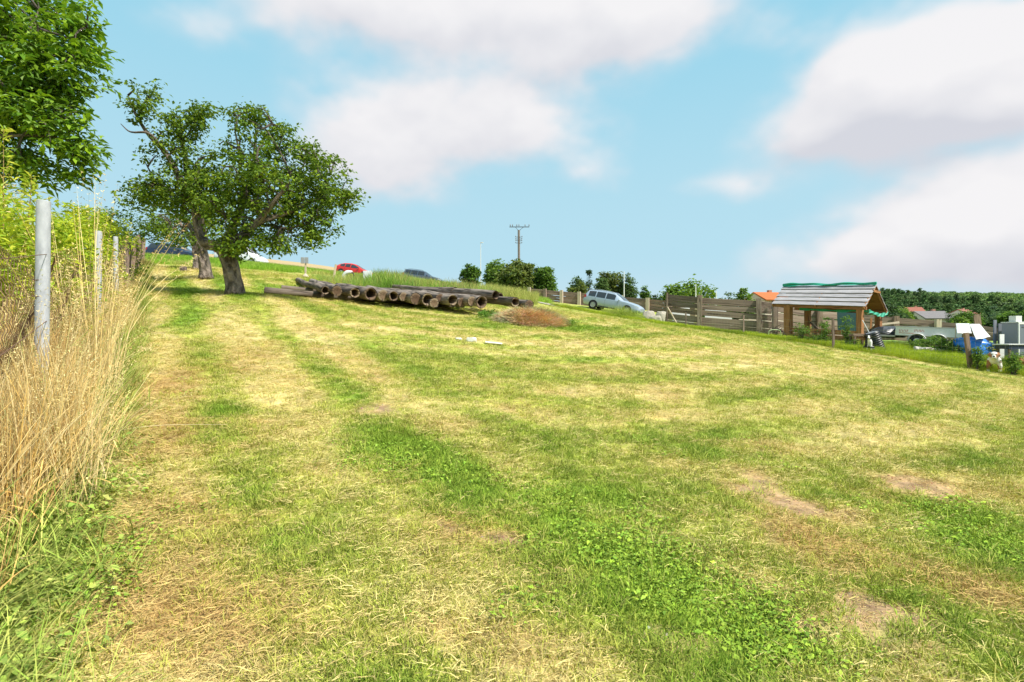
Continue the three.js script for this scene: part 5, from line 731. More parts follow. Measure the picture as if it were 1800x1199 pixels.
// ------------------------------------------------------------------ signs, boxes and poles near the bank
{
  const steel = std([0.42, 0.43, 0.45], 0.5, { metalness: 0.5 }), whiteP = std([0.62, 0.63, 0.64], 0.6);
  { const b = onGround(537, 26), t = thing('notice_sign', 'two small grey panels on a slim post behind the log pile', 'sign', b), top = P(535, 453, 26).y - b.y; mesh('post', upright(top - 0.1, 0.07, 0.06, 1001), PALE_WOOD[0], t); for (const s of [-1, 1]) { const m = mesh('panel', board(0.17, 0.3, 0.02, 1002, 0.002), std([0.3, 0.31, 0.33], 0.5), t); m.position.set(s * 0.095 - 0.03, top - 0.15, 0.045); } const f = new THREE.ConeGeometry(0.2, 0.24, 12); f.translate(0, 0.1, 0); mesh('footing', f, std([0.45, 0.38, 0.3]), t); }
  { const b = onGround(586, 30), m = mesh('leaning_post', upright(P(590, 465, 30).y - b.y, 0.1, 0.08, 1004), PALE_WOOD[1]); m.position.copy(b); m.rotation.z = -0.15; tag(m, 'pale leaning post at the rear of the red hatchback', 'post'); }
  { const b = onGround(646, 30); b.y = P(646, 492, 30).y; const g = H(b.x, 30), t = thing('meter_box', 'white meter box standing in the reeds below the red hatchback', 'utility box', V3(b.x, g, b.z)), h = P(646, 477, 30).y - g; mesh('cabinet', board(0.42, h, 0.3, 1005, 0.002, 0.015), whiteP, t).position.y = h / 2; const dr = mesh('door', board(0.36, 0.42, 0.012, 1006, 0.001), std([0.7, 0.72, 0.75], 0.5), t); dr.position.set(0, h - 0.26, 0.16); const lb = mesh('label_plate', board(0.04, 0.16, 0.006, 1007, 0.001), steel, t); lb.position.set(0.13, h - 0.26, 0.17); }
  { const b = onGround(612, 29), t = thing('covered_pump', 'white covered pump with a black hose among the rough grass', 'pump', b), h = Math.max(0.35, P(612, 479, 29).y - b.y); mesh('cover', tube(smooth([V3(-0.22, 0, 0), V3(-0.24, h * 0.55, 0), V3(-0.05, h * 0.95, 0), V3(0.22, h, 0.02)], 12), lerpR([0.1, 0.11, 0.13, 0.08]), 12), whiteP, t); mesh('hose', tube(smooth([V3(0.15, h, 0.05), V3(0.32, h * 0.8, 0.1), V3(0.3, 0.1, 0.1)], 10), () => 0.035, 8), plastM, t); }
  // overhead line pole
  { const d = 75, b = V3(P(912, 500, d).x, 0, -d); b.y = rawH(b.x, d); const t = thing('utility_pole', 'tall timber power pole with a wide crossarm of insulators above the bushes', 'power pole', b), top = P(912, 405, d).y - b.y, yy = (py) => P(912, py, d).y - b.y; const pm = std([0.19, 0.16, 0.14], 0.9), ins = std([0.2, 0.2, 0.22], 0.4);
    mesh('pole', tube([V3(0.05, -0.3, 0), V3(0.02, top * 0.5, 0), V3(0, top, 0)], [0.2, 0.17, 0.16], 12), pm, t); mesh('crossarm', box(2.75, 0.09, 0.09, 0.07, yy(399.5), 0), plastM, t); for (const s of [-1, 1]) mesh('arm_strut', between(board(0.75, 0.05, 0.05, 1010), V3(s * 0.5 + 0.07, yy(400.5), 0), V3(s * 0.1, yy(405.5), 0)), plastM, t);
    for (const x of [-1.25, -0.95, -0.35, -0.05, 0.8, 1.35]) { const g = new THREE.LatheGeometry([[0, 0], [0.03, 0], [0.03, 0.12], [0.08, 0.14], [0.08, 0.2], [0.04, 0.22], [0.07, 0.26], [0.03, 0.33], [0, 0.33]].map(([a, c]) => new THREE.Vector2(a, c)), 10); const m = mesh('insulator', g, ins, t); m.position.set(x + 0.07, yy(399), 0); }
    for (const [py, x] of [[417.5, 0.45], [421, 0.42], [424, 0.42], [428, 0.42]]) { mesh('bracket', box(x * 2, 0.05, 0.06, 0, yy(py), 0.12), plastM, t); for (const s of [-1, 1]) { const g = new THREE.LatheGeometry([[0, 0], [0.05, 0], [0.06, 0.1], [0.03, 0.18], [0, 0.18]].map(([a, c]) => new THREE.Vector2(a, c)), 8); const m = mesh('insulator', g, ins, t); m.position.set(s * x, yy(py), 0.12); } } }
  const lampPost = (px, topY, d, label, lampW, baseY) => { const b = V3(P(px, 500, d).x, 0, -d); b.y = rawH(b.x, d); const h = P(px, topY, d).y - b.y, t = thing('street_lamp', label, 'street lamp', b); mesh('pole', tube([V3(0, -0.1, 0), V3(0, h * 0.6, 0), V3(0, h, 0)], [0.09, 0.07, 0.05], 10), std([0.62, 0.63, 0.62], 0.5), t); if (lampW) { const g = new THREE.SphereGeometry(0.16, 12, 8); g.scale(2.0, 0.45, 0.9); const m = mesh('lamp_head', g, std([0.5, 0.5, 0.5], 0.5), t); m.position.set(0.2, h, 0); } };
  lampPost(1097, 478, 66, 'slim pale lamp post in front of the trees behind the silver car', 0); lampPost(845, 427, 95, 'thin tall lamp post between the round bush and the power pole', 1); lampPost(1223, 500, 60, 'short pale pole sticking up behind the tall plank fence post', 0); lampPost(1259, 512, 62, 'thin pale pole beside the broad green tree behind the tall plank fence', 0);
}

// ------------------------------------------------------------------ rough grass by the car, plants round the shelter
{
  const b = onGround(1095, 37), t = thing('grass_clump', 'tall rough grass clump hiding the front of the silver car', 'grass clump', b), r = rng(1101), L = [], g = tuft(1102, 34, 0.75, 0.16, 0.012, 0.75, 0, 4);
  for (let i = 0; i < 110; i++) { const x = (r() - 0.5) * 2.9, z = (r() - 0.5) * 1.3, hs = (1.0 - 0.35 * Math.abs(x)) * (0.75 + 0.5 * r()); L.push({ m: M4(x, H(b.x + x, -(b.z + z)) - b.y - 0.05, z, r() * 6.28, Math.max(0.4, hs)), c: mix3(mix3([0.22, 0.36, 0.03], [0.44, 0.5, 0.07], r()), [0.55, 0.46, 0.16], 0.4 * r()) }); } instanced('grass_blades', g, grassMat, L, t);
  const gm = leafMat([0.12, 0.22, 0.03]);
  const bush = (name, label, px, d, w, h, seed, mat, n, leaf = 0.06) => shrub(name, label, onGround(px, d), [[0, h * 0.5, 0, w, h * 0.5, w, n]], { seed, per: 18, spread: 0.1, leaf, mat, tones: appleTones, category: 'plant' });
  bush('leafy_plant', 'bushy green plant at the foot of the shelter by its thick corner post', 1410, 23.6, 0.33, 0.85, 1110, gm, 60); bush('leafy_plant', 'tall upright weed growing before the shelter opening', 1450, 23.2, 0.2, 1.2, 1111, gm, 50, 0.07); bush('leafy_plant', 'tall thin weed beside the slim right shelter post', 1488, 22.8, 0.22, 1.4, 1112, gm, 50, 0.07); bush('leafy_plant', 'ivy like weed climbing at the leaning fence post', 1719, 17.8, 0.13, 0.85, 1113, gm, 60); bush('leafy_plant', 'straggly weed on the mesh fence beside the brown and white dog', 1783, 16.8, 0.2, 0.75, 1114, gm, 60);
  bush('potato_plants', 'low row of leafy green plants in front of the trailer wheel', 1640, 22.0, 0.85, 0.62, 1115, gm, 150, 0.08); bush('potato_plants', 'leafy green plants at the foot of the blue tarpaulin', 1678, 21.2, 0.45, 0.42, 1116, gm, 70, 0.08); bush('leafy_plant', 'yellowish weed patch between the blue tarpaulin and the grey cabinet', 1742, 20.6, 0.22, 0.6, 1117, leafMat([0.3, 0.33, 0.05]), 40);
  bush('leafy_plant', 'low weeds under the shelter sill', 1435, 23.4, 0.6, 0.35, 1118, gm, 70); bush('leafy_plant', 'weeds growing at the bench end of the shelter', 1500, 22.2, 0.3, 0.4, 1119, gm, 40);
  { const b2 = onGround(1368, 25.2), h = thing('branch_heap', 'loose heap of bare brown branches beside the thick shelter post', 'branches', b2), rr = rng(1120); for (let i = 0; i < 22; i++) { const a = rr() * 6.28, l = 0.5 + 0.6 * rr(), p = V3((rr() - 0.5) * 0.9, 0.1 + 0.3 * rr(), (rr() - 0.5) * 0.4), e = p.clone().add(V3(Math.cos(a) * l, 0.5 * rr() * l, Math.sin(a) * l * 0.5)); mesh('branch', tube(smooth([p, p.clone().lerp(e, 0.5).add(V3(0, 0.08, 0)), e], 5), lerpR([0.022, 0.014, 0.006]), 5), darkBark, h); } }
  { const b2 = onGround(1356, 24.5), h = mesh('garden_hoop', tube(smooth([V3(-0.12, -0.05, 0), V3(-0.12, 0.3, 0), V3(-0.05, 0.38, 0), V3(0.35, 0.38, 0), V3(0.42, 0.3, 0), V3(0.42, -0.05, 0)], 24), () => 0.014, 6), std([0.35, 0.5, 0.2], 0.5)); h.position.copy(b2); tag(h, 'pale green garden hoop stuck in the grass before the tall plank fence', 'hoop'); }
}

// ------------------------------------------------------------------ the yard on the right
{
  const black = std([0.016, 0.017, 0.019], 0.45), alu = std([0.55, 0.55, 0.53], 0.45, { metalness: 0.35 }), white = std([0.64, 0.64, 0.62], 0.7);
  { const b = onGround(1540, 22), t = thing('drain_pipe_coil', 'black ribbed plastic pipe section leaning in the grass beside the shelter', 'plastic pipe', b); const prof = []; for (let i = 0; i <= 44; i++) prof.push(new THREE.Vector2(0.25 + 0.016 * Math.sin(i * Math.PI / 2.2) - (i < 1 || i > 43 ? 0.03 : 0), i / 44 * 0.85)); const m = mesh('ribbed_shell', new THREE.LatheGeometry(prof, 28), black, t); m.material.side = THREE.DoubleSide; m.rotation.z = 0.38; m.position.set(0.12, -0.05, 0); const cap = new THREE.CircleGeometry(0.23, 24); cap.rotateX(-Math.PI / 2); cap.translate(0, 0.83, 0); const cm = mesh('end_cap', cap, std([0.2, 0.21, 0.23], 0.4), t); cm.rotation.z = 0.38; cm.position.set(0.12, -0.05, 0); }
  { const a = P(1516, 563, 22.4), c = onGround(1545, 21.8); const t = thing('rake', 'long pale rake leaning on the slim shelter post', 'rake', c); mesh('handle', tube([V3(0, 0, 0), a.sub(c)], [0.016, 0.014], 8), std([0.62, 0.62, 0.6], 0.5), t); const h = mesh('head', box(0.4, 0.03, 0.04), std([0.6, 0.6, 0.55], 0.5), t); h.position.set(0.05, 0.03, 0.02); h.rotation.set(0.2, 0.5, -0.3); }
  { const b = onGround(1509, 22.3), t = thing('wooden_bench', 'small rough wooden bench beside the slim shelter post', 'bench', b); mesh('seat', board(0.62, 0.1, 0.34, 1201, 0.01), GREY_WOOD[3], t).position.set(0, 0.56, 0); mesh('apron', board(0.55, 0.14, 0.04, 1202), RED_WOOD[0], t).position.set(0, 0.42, 0.1); for (const [x, z] of [[-0.26, 0.13], [0.26, 0.13], [-0.26, -0.13], [0.26, -0.13]]) { const l = mesh('leg', upright(0.56, 0.08, 0.07, 1203), GREY_WOOD[3], t); l.position.set(x, -0.04, z); l.rotation.z = x > 0 ? 0.06 : -0.06; } }
  { const p = onGround(1491, 27.5), m = mesh('green_board', board(0.95, 1.15, 0.04, 1204, 0.004), std([0.03, 0.09, 0.09], 0.6)); m.position.copy(p); m.position.y = P(1491, 565, 27.5).y; m.rotation.y = -0.4; m.rotation.x = -0.06; tag(m, 'dark teal board standing behind the slim shelter post', 'board'); }
  { const b = onGround(1530, 26.5), t = thing('timber_stack', 'few pale planks propped behind the shelter gable', 'planks', b); for (let i = 0; i < 4; i++) { const m = mesh('plank', i === 3 ? board(1.3, 0.1, 0.04, 1210) : upright(1.15 + 0.08 * i, 0.09, 0.04, 1206 + i), i % 2 ? PALE_WOOD[0] : RED_WOOD[0], t); m.position.set(i * 0.22, i === 3 ? 0.85 : 0, 0.05 * i); m.rotation.z = i === 3 ? 0.12 : (i - 1) * 0.03; } }
  // flatbed trailer
  { const A = P(1572, 590, 24.2), Bq = P(1686, 600, 22.9); const gy = H((A.x + Bq.x) / 2, 23.5), b = V3((A.x + Bq.x) / 2, gy, (A.z + Bq.z) / 2), dir = Bq.clone().sub(A).setY(0), len = dir.length(), turn = -Math.atan2(dir.z, dir.x), t = thing('trailer', 'long silver flat trailer with red lettering parked before the low plank fence', 'trailer', b, null, turn); t.rotation.order = 'YXZ'; t.rotation.z = -0.06; t.position.y -= 0.06;
    const cnv = document.createElement('canvas'); cnv.width = 1024; cnv.height = 128; const cx = cnv.getContext('2d'); cx.fillStyle = '#e4e1da'; cx.fillRect(0, 0, 1024, 128); cx.fillStyle = '#c4c0b6'; for (let i = 0; i < 60; i++) cx.fillRect(h2(i, 1, 1) * 1024, h2(i, 2, 1) * 128, 40 * h2(i, 3, 1), 3); const rd = (x0, y0, w0, n) => { cx.fillStyle = '#c0392b'; for (let i = 0; i < n; i++) { const ww = w0 / n * (0.5 + 0.35 * h2(i, 5, x0)); cx.fillRect(x0 + i * w0 / n, y0 + 8 * h2(i, 6, x0), ww * 0.35, 30); cx.fillRect(x0 + i * w0 / n, y0 + (i % 2 ? 4 : 24), ww, 8); } }; rd(60, 36, 150, 6); rd(300, 30, 170, 7); cx.fillStyle = '#c46a50'; cx.fillRect(60, 86, 300, 8);
    const tx = new THREE.CanvasTexture(cnv); tx.colorSpace = THREE.SRGBColorSpace; const side = new THREE.BoxGeometry(len, 0.36, 0.03); mesh('side_panel', side, std([1, 1, 1], 0.5, { map: tx }), t).position.set(0, 0.66, 0.75); mesh('side_panel', new THREE.BoxGeometry(len, 0.36, 0.03), alu, t).position.set(0, 0.66, -0.75); mesh('bed', box(len, 0.06, 1.46, 0, 0.5, 0), GREY_WOOD[1], t); for (const s of [-1, 1]) mesh('end_panel', box(0.03, 0.36, 1.46, s * (len / 2 - 0.02), 0.66, 0), alu, t); mesh('top_rail', box(len + 0.04, 0.04, 0.06, 0, 0.86, 0.75), alu, t); mesh('top_rail', box(len + 0.04, 0.04, 0.06, 0, 0.86, -0.75), alu, t);
    for (const s of [-1, 1]) mesh('drawbar', between(board(1.35, 0.07, 0.05, 1220, 0.002), V3(-len / 2, 0.44, s * 0.5), V3(-len / 2 - 1.25, 0.42, 0)), alu, t); mesh('jockey_leg', box(0.06, 0.45, 0.06, -len / 2 - 1.1, 0.22, 0), alu, t);
    for (const s of [-1, 1]) for (const x of [-0.35, 0.35]) { const w = new THREE.Group(); w.name = 'wheel'; t.add(w); w.position.set(x, 0.26, s * 0.85); const tg = new THREE.TorusGeometry(0.19, 0.075, 10, 24); mesh('tyre', tg, tyreM, w); const rg = new THREE.CylinderGeometry(0.13, 0.13, 0.08, 18); rg.rotateX(Math.PI / 2); mesh('rim', rg, rimM, w); const fd = new THREE.TorusGeometry(0.31, 0.03, 5, 18, Math.PI); fd.scale(1, 1, 3.2); mesh('mudguard', fd, alu, w); } }
  { const b = onGround(1560, 24.6); const g = new THREE.IcosahedronGeometry(1, 4), a = g.attributes.position; for (let i = 0; i < a.count; i++) { const v = V3().fromBufferAttribute(a, i), k = 0.75 + 0.5 * fbm3(v.x * 2, v.y * 2, v.z * 2, 3, 9); a.setXYZ(i, v.x * k * 0.75, Math.max(-0.3, v.y * k) * 0.42, v.z * k * 0.45); } g.computeVertexNormals(); const m = mesh('black_sheeting', g, std([0.03, 0.032, 0.038], 0.4)); m.position.copy(b); m.position.y += 0.42; tag(m, 'crumpled black plastic sheeting in front of the trailer drawbar', 'plastic sheeting'); }
  { const b = onGround(1603, 26.3), g = new THREE.IcosahedronGeometry(1, 4), a = g.attributes.position; for (let i = 0; i < a.count; i++) { const v = V3().fromBufferAttribute(a, i), k = 0.7 + 0.6 * fbm3(v.x * 2.4, v.y * 2.4, v.z * 2.4, 3, 19); a.setXYZ(i, v.x * k * 1.2, Math.max(-0.6, v.y * k) * 0.26, v.z * k * 0.4); } g.computeVertexNormals(); const m = mesh('grey_tarpaulin', g, std([0.14, 0.145, 0.16], 0.5)); m.position.copy(b); m.position.y = P(1603, 584, 26.3).y; tag(m, 'bunched grey tarpaulin lying behind the trailer', 'tarpaulin'); }
  { const b = onGround(1612, 21.6), m = mesh('fallen_log', tube(smooth([V3(-0.1, 0.1, 0), V3(0.3, 0.1, 0.05), V3(0.75, 0.06, 0.15), V3(1.5, 0.05, 0.5)], 16), (s, th) => 0.12 * (1 - 0.55 * s) * (1 + 0.15 * Math.sin(th * 3 + s * 9)), 12), std([0.5, 0.45, 0.4], 0.9, { bumpMap: logBump, bumpScale: 0.01 })); m.position.copy(b); tag(m, 'bleached tree log lying before the leafy plants', 'log'); }
  // blue tarpaulin pile with white sheets
  { const b = onGround(1712, 21), t = thing('tarpaulin_pile', 'bright blue tarpaulin bundled over a low pile under white sheets', 'tarpaulin', b); const g = new THREE.SphereGeometry(1, 48, 32), a = g.attributes.position; for (let i = 0; i < a.count; i++) { const v = V3().fromBufferAttribute(a, i), e = (c, s) => Math.sign(c) * Math.pow(Math.abs(c), 0.55) * s, f = fbm3(v.x * 3, v.y * 3, v.z * 3, 3, 41), k = 0.86 + 0.3 * f + 0.03 * Math.sin(v.x * 14 + v.y * 9); a.setXYZ(i, e(v.x, 0.6) * k, Math.max(-0.1, e(v.y, 0.62) * k * (1 - 0.28 * v.x)), e(v.z, 0.5) * k); } g.computeVertexNormals(); mesh('cover', g, std([0.02, 0.2, 0.72], 0.35), t); }
  const sheet = (name, label, pts, thick) => { const pos = [], ix = [], N = 10; for (let i = 0; i <= N; i++) for (let j = 0; j <= N; j++) { const u = i / N, v = j / N, p = pts[0].clone().lerp(pts[1], u).lerp(pts[3].clone().lerp(pts[2], u), v); p.y += 0.02 * Math.sin(u * 9) * Math.sin(v * 7); pos.push(p.x, p.y, p.z); } for (let i = 0; i < N; i++) for (let j = 0; j < N; j++) { const a = i * (N + 1) + j; ix.push(a, a + 1, a + N + 1, a + 1, a + N + 2, a + N + 1); } const nTop = pos.length / 3, low = pos.map((v, k) => k % 3 === 1 ? v - thick : v); const edge = []; for (let i = 0; i < N; i++) edge.push([i * (N + 1), (i + 1) * (N + 1)], [(i + 1) * (N + 1) + N, i * (N + 1) + N], [i + 1, i], [N * (N + 1) + i, N * (N + 1) + i + 1]); const ix2 = [...ix, ...ix.map((k) => k + nTop).reverse()]; for (const [p, q] of edge) ix2.push(p, q, p + nTop, q, q + nTop, p + nTop); const g = new THREE.BufferGeometry(); g.setAttribute('position', new THREE.Float32BufferAttribute([...pos, ...low], 3)); g.setIndex(ix2); g.computeVertexNormals(); const m = mesh(name, g, std([0.62, 0.62, 0.6], 0.6, { side: THREE.DoubleSide })); const c = m.geometry; c.computeBoundingBox(); const ctr = c.boundingBox.getCenter(V3()); c.translate(-ctr.x, -ctr.y, -ctr.z); m.position.copy(ctr); tag(m, label, 'sheet'); };
  sheet('white_sheet', 'white corrugated sheet hanging over the left half of the blue tarpaulin', [P(1680, 569, 21.6), P(1704, 569, 21.6), P(1708, 586, 20.35), P(1683, 586, 20.35)], 0.03);
  sheet('white_sheet', 'wide white sheet sloping down the right half of the blue tarpaulin', [P(1704, 570, 21.4), P(1722, 570, 21.4), P(1741, 592, 20.35), P(1716, 597, 20.35)], 0.03);
  { const p = onGround(1680, 21.2), m = mesh('slim_stake', upright(P(1681, 575, 21.2).y - p.y, 0.03, 0.03, 1230), PALE_WOOD[0]); m.position.copy(p); tag(m, 'slim upright stake at the edge of the blue tarpaulin', 'stake'); }
  // grey cabinet and boards
  { const b = onGround(1784, 20.4), y0 = b.y, t = thing('grey_cabinet', 'grey cabinet with a white door frame on its front', 'cabinet', b, null, 0.35), h = P(1784, 568, 20.4).y - y0, w = 0.62, z = 0.5; mesh('case', box(w, h, z, 0, h / 2, 0), std([0.2, 0.21, 0.25], 0.5), t); mesh('top', box(w + 0.05, 0.03, z + 0.05, 0, h + 0.016, 0), white, t); mesh('door', box(w - 0.12, h - 0.25, 0.02, 0, h / 2 + 0.02, z / 2 + 0.014), std([0.13, 0.145, 0.18], 0.4), t); for (const s of [-1, 1]) mesh('frame_stile', box(0.05, h, 0.03, s * (w / 2 - 0.026), h / 2, z / 2 + 0.018), white, t); mesh('frame_rail', box(w - 0.11, 0.06, 0.03, 0, h - 0.035, z / 2 + 0.018), white, t); mesh('handle', box(0.25, 0.02, 0.02, 0, h - 0.16, z / 2 + 0.037), std([0.08, 0.08, 0.1], 0.5), t); }
  { const b = P(1785, 563, 20.3), m = mesh('white_carton', box(0.28, 0.22, 0.24, 0, 0, 0), white); m.position.copy(b); m.position.y = H(onGround(1784, 20.4).x, 20.4) + P(1784, 568, 20.4).y - onGround(1784, 20.4).y + 0.145; m.rotation.y = 0.2; tag(m, 'white carton standing on top of the grey cabinet', 'carton'); }
  { const p = onGround(1750, 20.9), h = P(1750, 563, 20.9).y - p.y, t = thing('grey_door', 'grey door leaf standing upright next to the grey cabinet', 'door', p, null, 0.3); mesh('leaf', box(0.14, h, 0.04, -0.03, h / 2, 0), std([0.18, 0.19, 0.22], 0.5), t); mesh('leaf', box(0.2, h * 0.9, 0.04, 0.16, h * 0.45, 0.05), std([0.14, 0.15, 0.18], 0.5), t); }
  { const p = onGround(1761, 19.9), h = P(1761, 588, 19.9).y - p.y, m = mesh('plasterboard', box(0.2, h, 0.03, 0, h / 2, 0), white); m.position.copy(p); m.rotation.y = 0.2; tag(m, 'small white panel leaning before the grey cabinet', 'panel'); }
  { const p = onGround(1789, 19.2), h = P(1770, 606, 19).y - p.y, t = thing('low_table', 'low work table with a pale top before the grey cabinet', 'table', p, null, 0.1); mesh('table_top', board(1.35, 0.03, 0.6, 1240, 0.006), white, t).position.y = h; mesh('skirt', box(1.25, 0.14, 0.5, 0, h - 0.09, 0), std([0.02, 0.03, 0.06], 0.5), t); for (const [x, z] of [[-0.55, 0.2], [0.55, 0.2], [-0.55, -0.2], [0.55, -0.2]]) mesh('leg', box(0.06, h, 0.06, x, h / 2 - 0.08, z), GREY_WOOD[1], t); }
  { const p = onGround(1796, 18.2), t = thing('brick_pile', 'small heap of rust coloured timber scraps under the low table', 'scrap heap', p), r = rng(1250); for (let i = 0; i < 7; i++) { const m = mesh('scrap', board(0.5, 0.08, 0.06, 1251 + i, 0.006), RED_WOOD[i % 2], t); m.position.set((r() - 0.5) * 0.4, 0.06 + 0.05 * i, (r() - 0.5) * 0.25); m.rotation.y = (r() - 0.5) * 1.2; m.rotation.z = (r() - 0.5) * 0.2; } }
  { const p = P(1723, 562, 26.5), g = onGround(1723, 26.5), m = mesh('leaning_board', upright(p.y - g.y + 0.25, 0.34, 0.05, 1260), GREY_WOOD[3]); m.position.copy(g); m.rotation.z = 0.12; tag(m, 'weathered board leaning on the low plank fence behind the white sheets', 'board'); }
}

// ------------------------------------------------------------------ dogs: smooth bodies over a skeleton
function skinBody(bones, res, box3, colour) {          // bones: [a, b, ra, rb]; blended tapered capsules meshed with marching cubes
  const size = Math.max(...box3.getSize(V3()).toArray()) / 2 * 1.08, c = box3.getCenter(V3()), mc = new MarchingCubes(res, new THREE.MeshBasicMaterial(), false, false, 60000); mc.isolation = 0; mc.reset();
  const cap = (p, [a, b, ra, rb]) => { const ab = b.clone().sub(a), t = clamp(p.clone().sub(a).dot(ab) / Math.max(1e-9, ab.lengthSq())); return p.distanceTo(a.clone().addScaledVector(ab, t)) - mixf(ra, rb, t); };
  const p = V3(), k = 0.03;
  for (let z = 0; z < res; z++) for (let y = 0; y < res; y++) for (let x = 0; x < res; x++) { p.set((x - res / 2) / (res / 2), (y - res / 2) / (res / 2), (z - res / 2) / (res / 2)).multiplyScalar(size).add(c); let d = 1e9; for (const b of bones) { const q = cap(p, b); if (d > 1e8) { d = q; continue; } const h = clamp(0.5 + 0.5 * (d - q) / k); d = mixf(d, q, h) - k * h * (1 - h); } mc.field[x + y * res + z * res * res] = -d; }
  mc.update(); const n = mc.count, pos = new Float32Array(n * 3), nor = new Float32Array(n * 3), col = new Float32Array(n * 3);
  for (let i = 0; i < n; i++) { const v = V3(mc.positionArray[i * 3], mc.positionArray[i * 3 + 1], mc.positionArray[i * 3 + 2]).multiplyScalar(size).add(c); pos.set([v.x, v.y, v.z], i * 3); const q = V3(mc.normalArray[i * 3], mc.normalArray[i * 3 + 1], mc.normalArray[i * 3 + 2]).normalize(); nor.set([q.x, q.y, q.z], i * 3); col.set(colour(v), i * 3); }
  const g = new THREE.BufferGeometry(); g.setAttribute('position', new THREE.BufferAttribute(pos, 3)); g.setAttribute('normal', new THREE.BufferAttribute(nor, 3)); g.setAttribute('color', new THREE.BufferAttribute(col, 3)); return g;
}
{
  const fur = std([1, 1, 1], 0.95, { vertexColors: true }), dark = std([0.015, 0.012, 0.012], 0.4);
  { // brown and white bulldog, standing, facing the camera
    const b = onGround(1748, 17.5), t = thing('dog', 'stocky brown and white dog standing behind the mesh fence', 'dog', b, null, -0.75), v = V3;
    const bones = [[v(0, 0.4, 0.12), v(0, 0.4, -0.32), 0.15, 0.12], [v(0, 0.42, 0.14), v(0, 0.5, 0.26), 0.13, 0.1], [v(0, 0.53, 0.27), v(0, 0.55, 0.3), 0.115, 0.11], [v(0, 0.49, 0.37), v(0, 0.48, 0.41), 0.07, 0.065],
      [v(0.11, 0.38, 0.13), v(0.14, 0.2, 0.16), 0.075, 0.05], [v(0.14, 0.2, 0.16), v(0.14, 0.04, 0.15), 0.05, 0.042], [v(0.14, 0.03, 0.16), v(0.14, 0.025, 0.2), 0.04, 0.035], [v(-0.11, 0.38, 0.13), v(-0.14, 0.2, 0.12), 0.075, 0.05], [v(-0.14, 0.2, 0.12), v(-0.14, 0.04, 0.11), 0.05, 0.042], [v(-0.14, 0.03, 0.12), v(-0.14, 0.025, 0.16), 0.04, 0.035],
      [v(0.09, 0.38, -0.32), v(0.11, 0.25, -0.24), 0.085, 0.06], [v(0.11, 0.25, -0.24), v(0.11, 0.14, -0.36), 0.05, 0.035], [v(0.11, 0.14, -0.36), v(0.11, 0.03, -0.34), 0.034, 0.034], [v(0.11, 0.025, -0.33), v(0.11, 0.025, -0.28), 0.036, 0.03], [v(-0.09, 0.38, -0.32), v(-0.11, 0.25, -0.26), 0.085, 0.06], [v(-0.11, 0.25, -0.26), v(-0.11, 0.14, -0.38), 0.05, 0.035], [v(-0.11, 0.14, -0.38), v(-0.11, 0.03, -0.36), 0.034, 0.034], [v(-0.11, 0.025, -0.35), v(-0.11, 0.025, -0.3), 0.036, 0.03], [v(0, 0.46, -0.4), v(0.03, 0.42, -0.52), 0.03, 0.015],
      [v(0.1, 0.6, 0.25), v(0.14, 0.55, 0.3), 0.035, 0.02], [v(-0.1, 0.6, 0.25), v(-0.14, 0.55, 0.3), 0.035, 0.02]];
    const brown = [0.33, 0.15, 0.07], wht = [0.75, 0.7, 0.64];
    mesh('body', skinBody(bones, 64, new THREE.Box3(v(-0.25, -0.02, -0.58), v(0.25, 0.7, 0.5)), (p) => { if (p.y > 0.46 && p.z > 0.2) return Math.abs(p.x) < 0.045 || (p.y > 0.58 && Math.abs(p.x) < 0.075) ? wht : p.y < 0.47 ? wht : brown; if (p.z > 0.05 && Math.abs(p.x) < 0.075 && p.y > 0.22) return wht; if (p.y < 0.1) return wht; return fbm3(p.x * 6, p.y * 6, p.z * 6, 2, 3) > 0.52 ? wht : brown; }), fur, t);
    const nose = new THREE.SphereGeometry(0.028, 10, 8); mesh('nose', nose, dark, t).position.set(0, 0.515, 0.465); for (const s of [-1, 1]) mesh('eye', new THREE.SphereGeometry(0.014, 8, 6), dark, t).position.set(s * 0.05, 0.575, 0.4); mesh('mouth', box(0.08, 0.012, 0.02), dark, t).position.set(0, 0.455, 0.462);
  }
  { // black and white dog sitting
    const b = onGround(1527, 21.2), t = thing('dog', 'black and white dog sitting at the mesh fence before the black pipe', 'dog', b, null, -0.55), v = V3;
    const bones = [[v(0, 0.42, 0.04), v(0, 0.14, -0.14), 0.1, 0.13], [v(0, 0.42, 0.05), v(0, 0.52, 0.1), 0.085, 0.065], [v(0, 0.56, 0.12), v(0, 0.57, 0.13), 0.075, 0.07], [v(0, 0.54, 0.19), v(0, 0.52, 0.27), 0.042, 0.03], [v(0.07, 0.38, 0.06), v(0.07, 0.04, 0.12), 0.05, 0.03], [v(0.07, 0.03, 0.12), v(0.07, 0.025, 0.17), 0.03, 0.026], [v(-0.07, 0.38, 0.06), v(-0.07, 0.04, 0.12), 0.05, 0.03], [v(-0.07, 0.03, 0.12), v(-0.07, 0.025, 0.17), 0.03, 0.026], [v(0.1, 0.16, -0.12), v(0.14, 0.14, 0.04), 0.09, 0.06], [v(0.14, 0.12, 0.03), v(0.13, 0.04, -0.05), 0.045, 0.035], [v(0.13, 0.03, -0.03), v(0.14, 0.025, 0.09), 0.032, 0.026], [v(-0.1, 0.16, -0.12), v(-0.14, 0.14, 0.04), 0.09, 0.06], [v(-0.14, 0.12, 0.03), v(-0.13, 0.04, -0.05), 0.045, 0.035], [v(-0.13, 0.03, -0.03), v(-0.14, 0.025, 0.09), 0.032, 0.026], [v(0, 0.1, -0.24), v(0.1, 0.04, -0.42), 0.035, 0.02], [v(0.05, 0.6, 0.11), v(0.065, 0.67, 0.1), 0.025, 0.012], [v(-0.05, 0.6, 0.11), v(-0.065, 0.67, 0.1), 0.025, 0.012]];
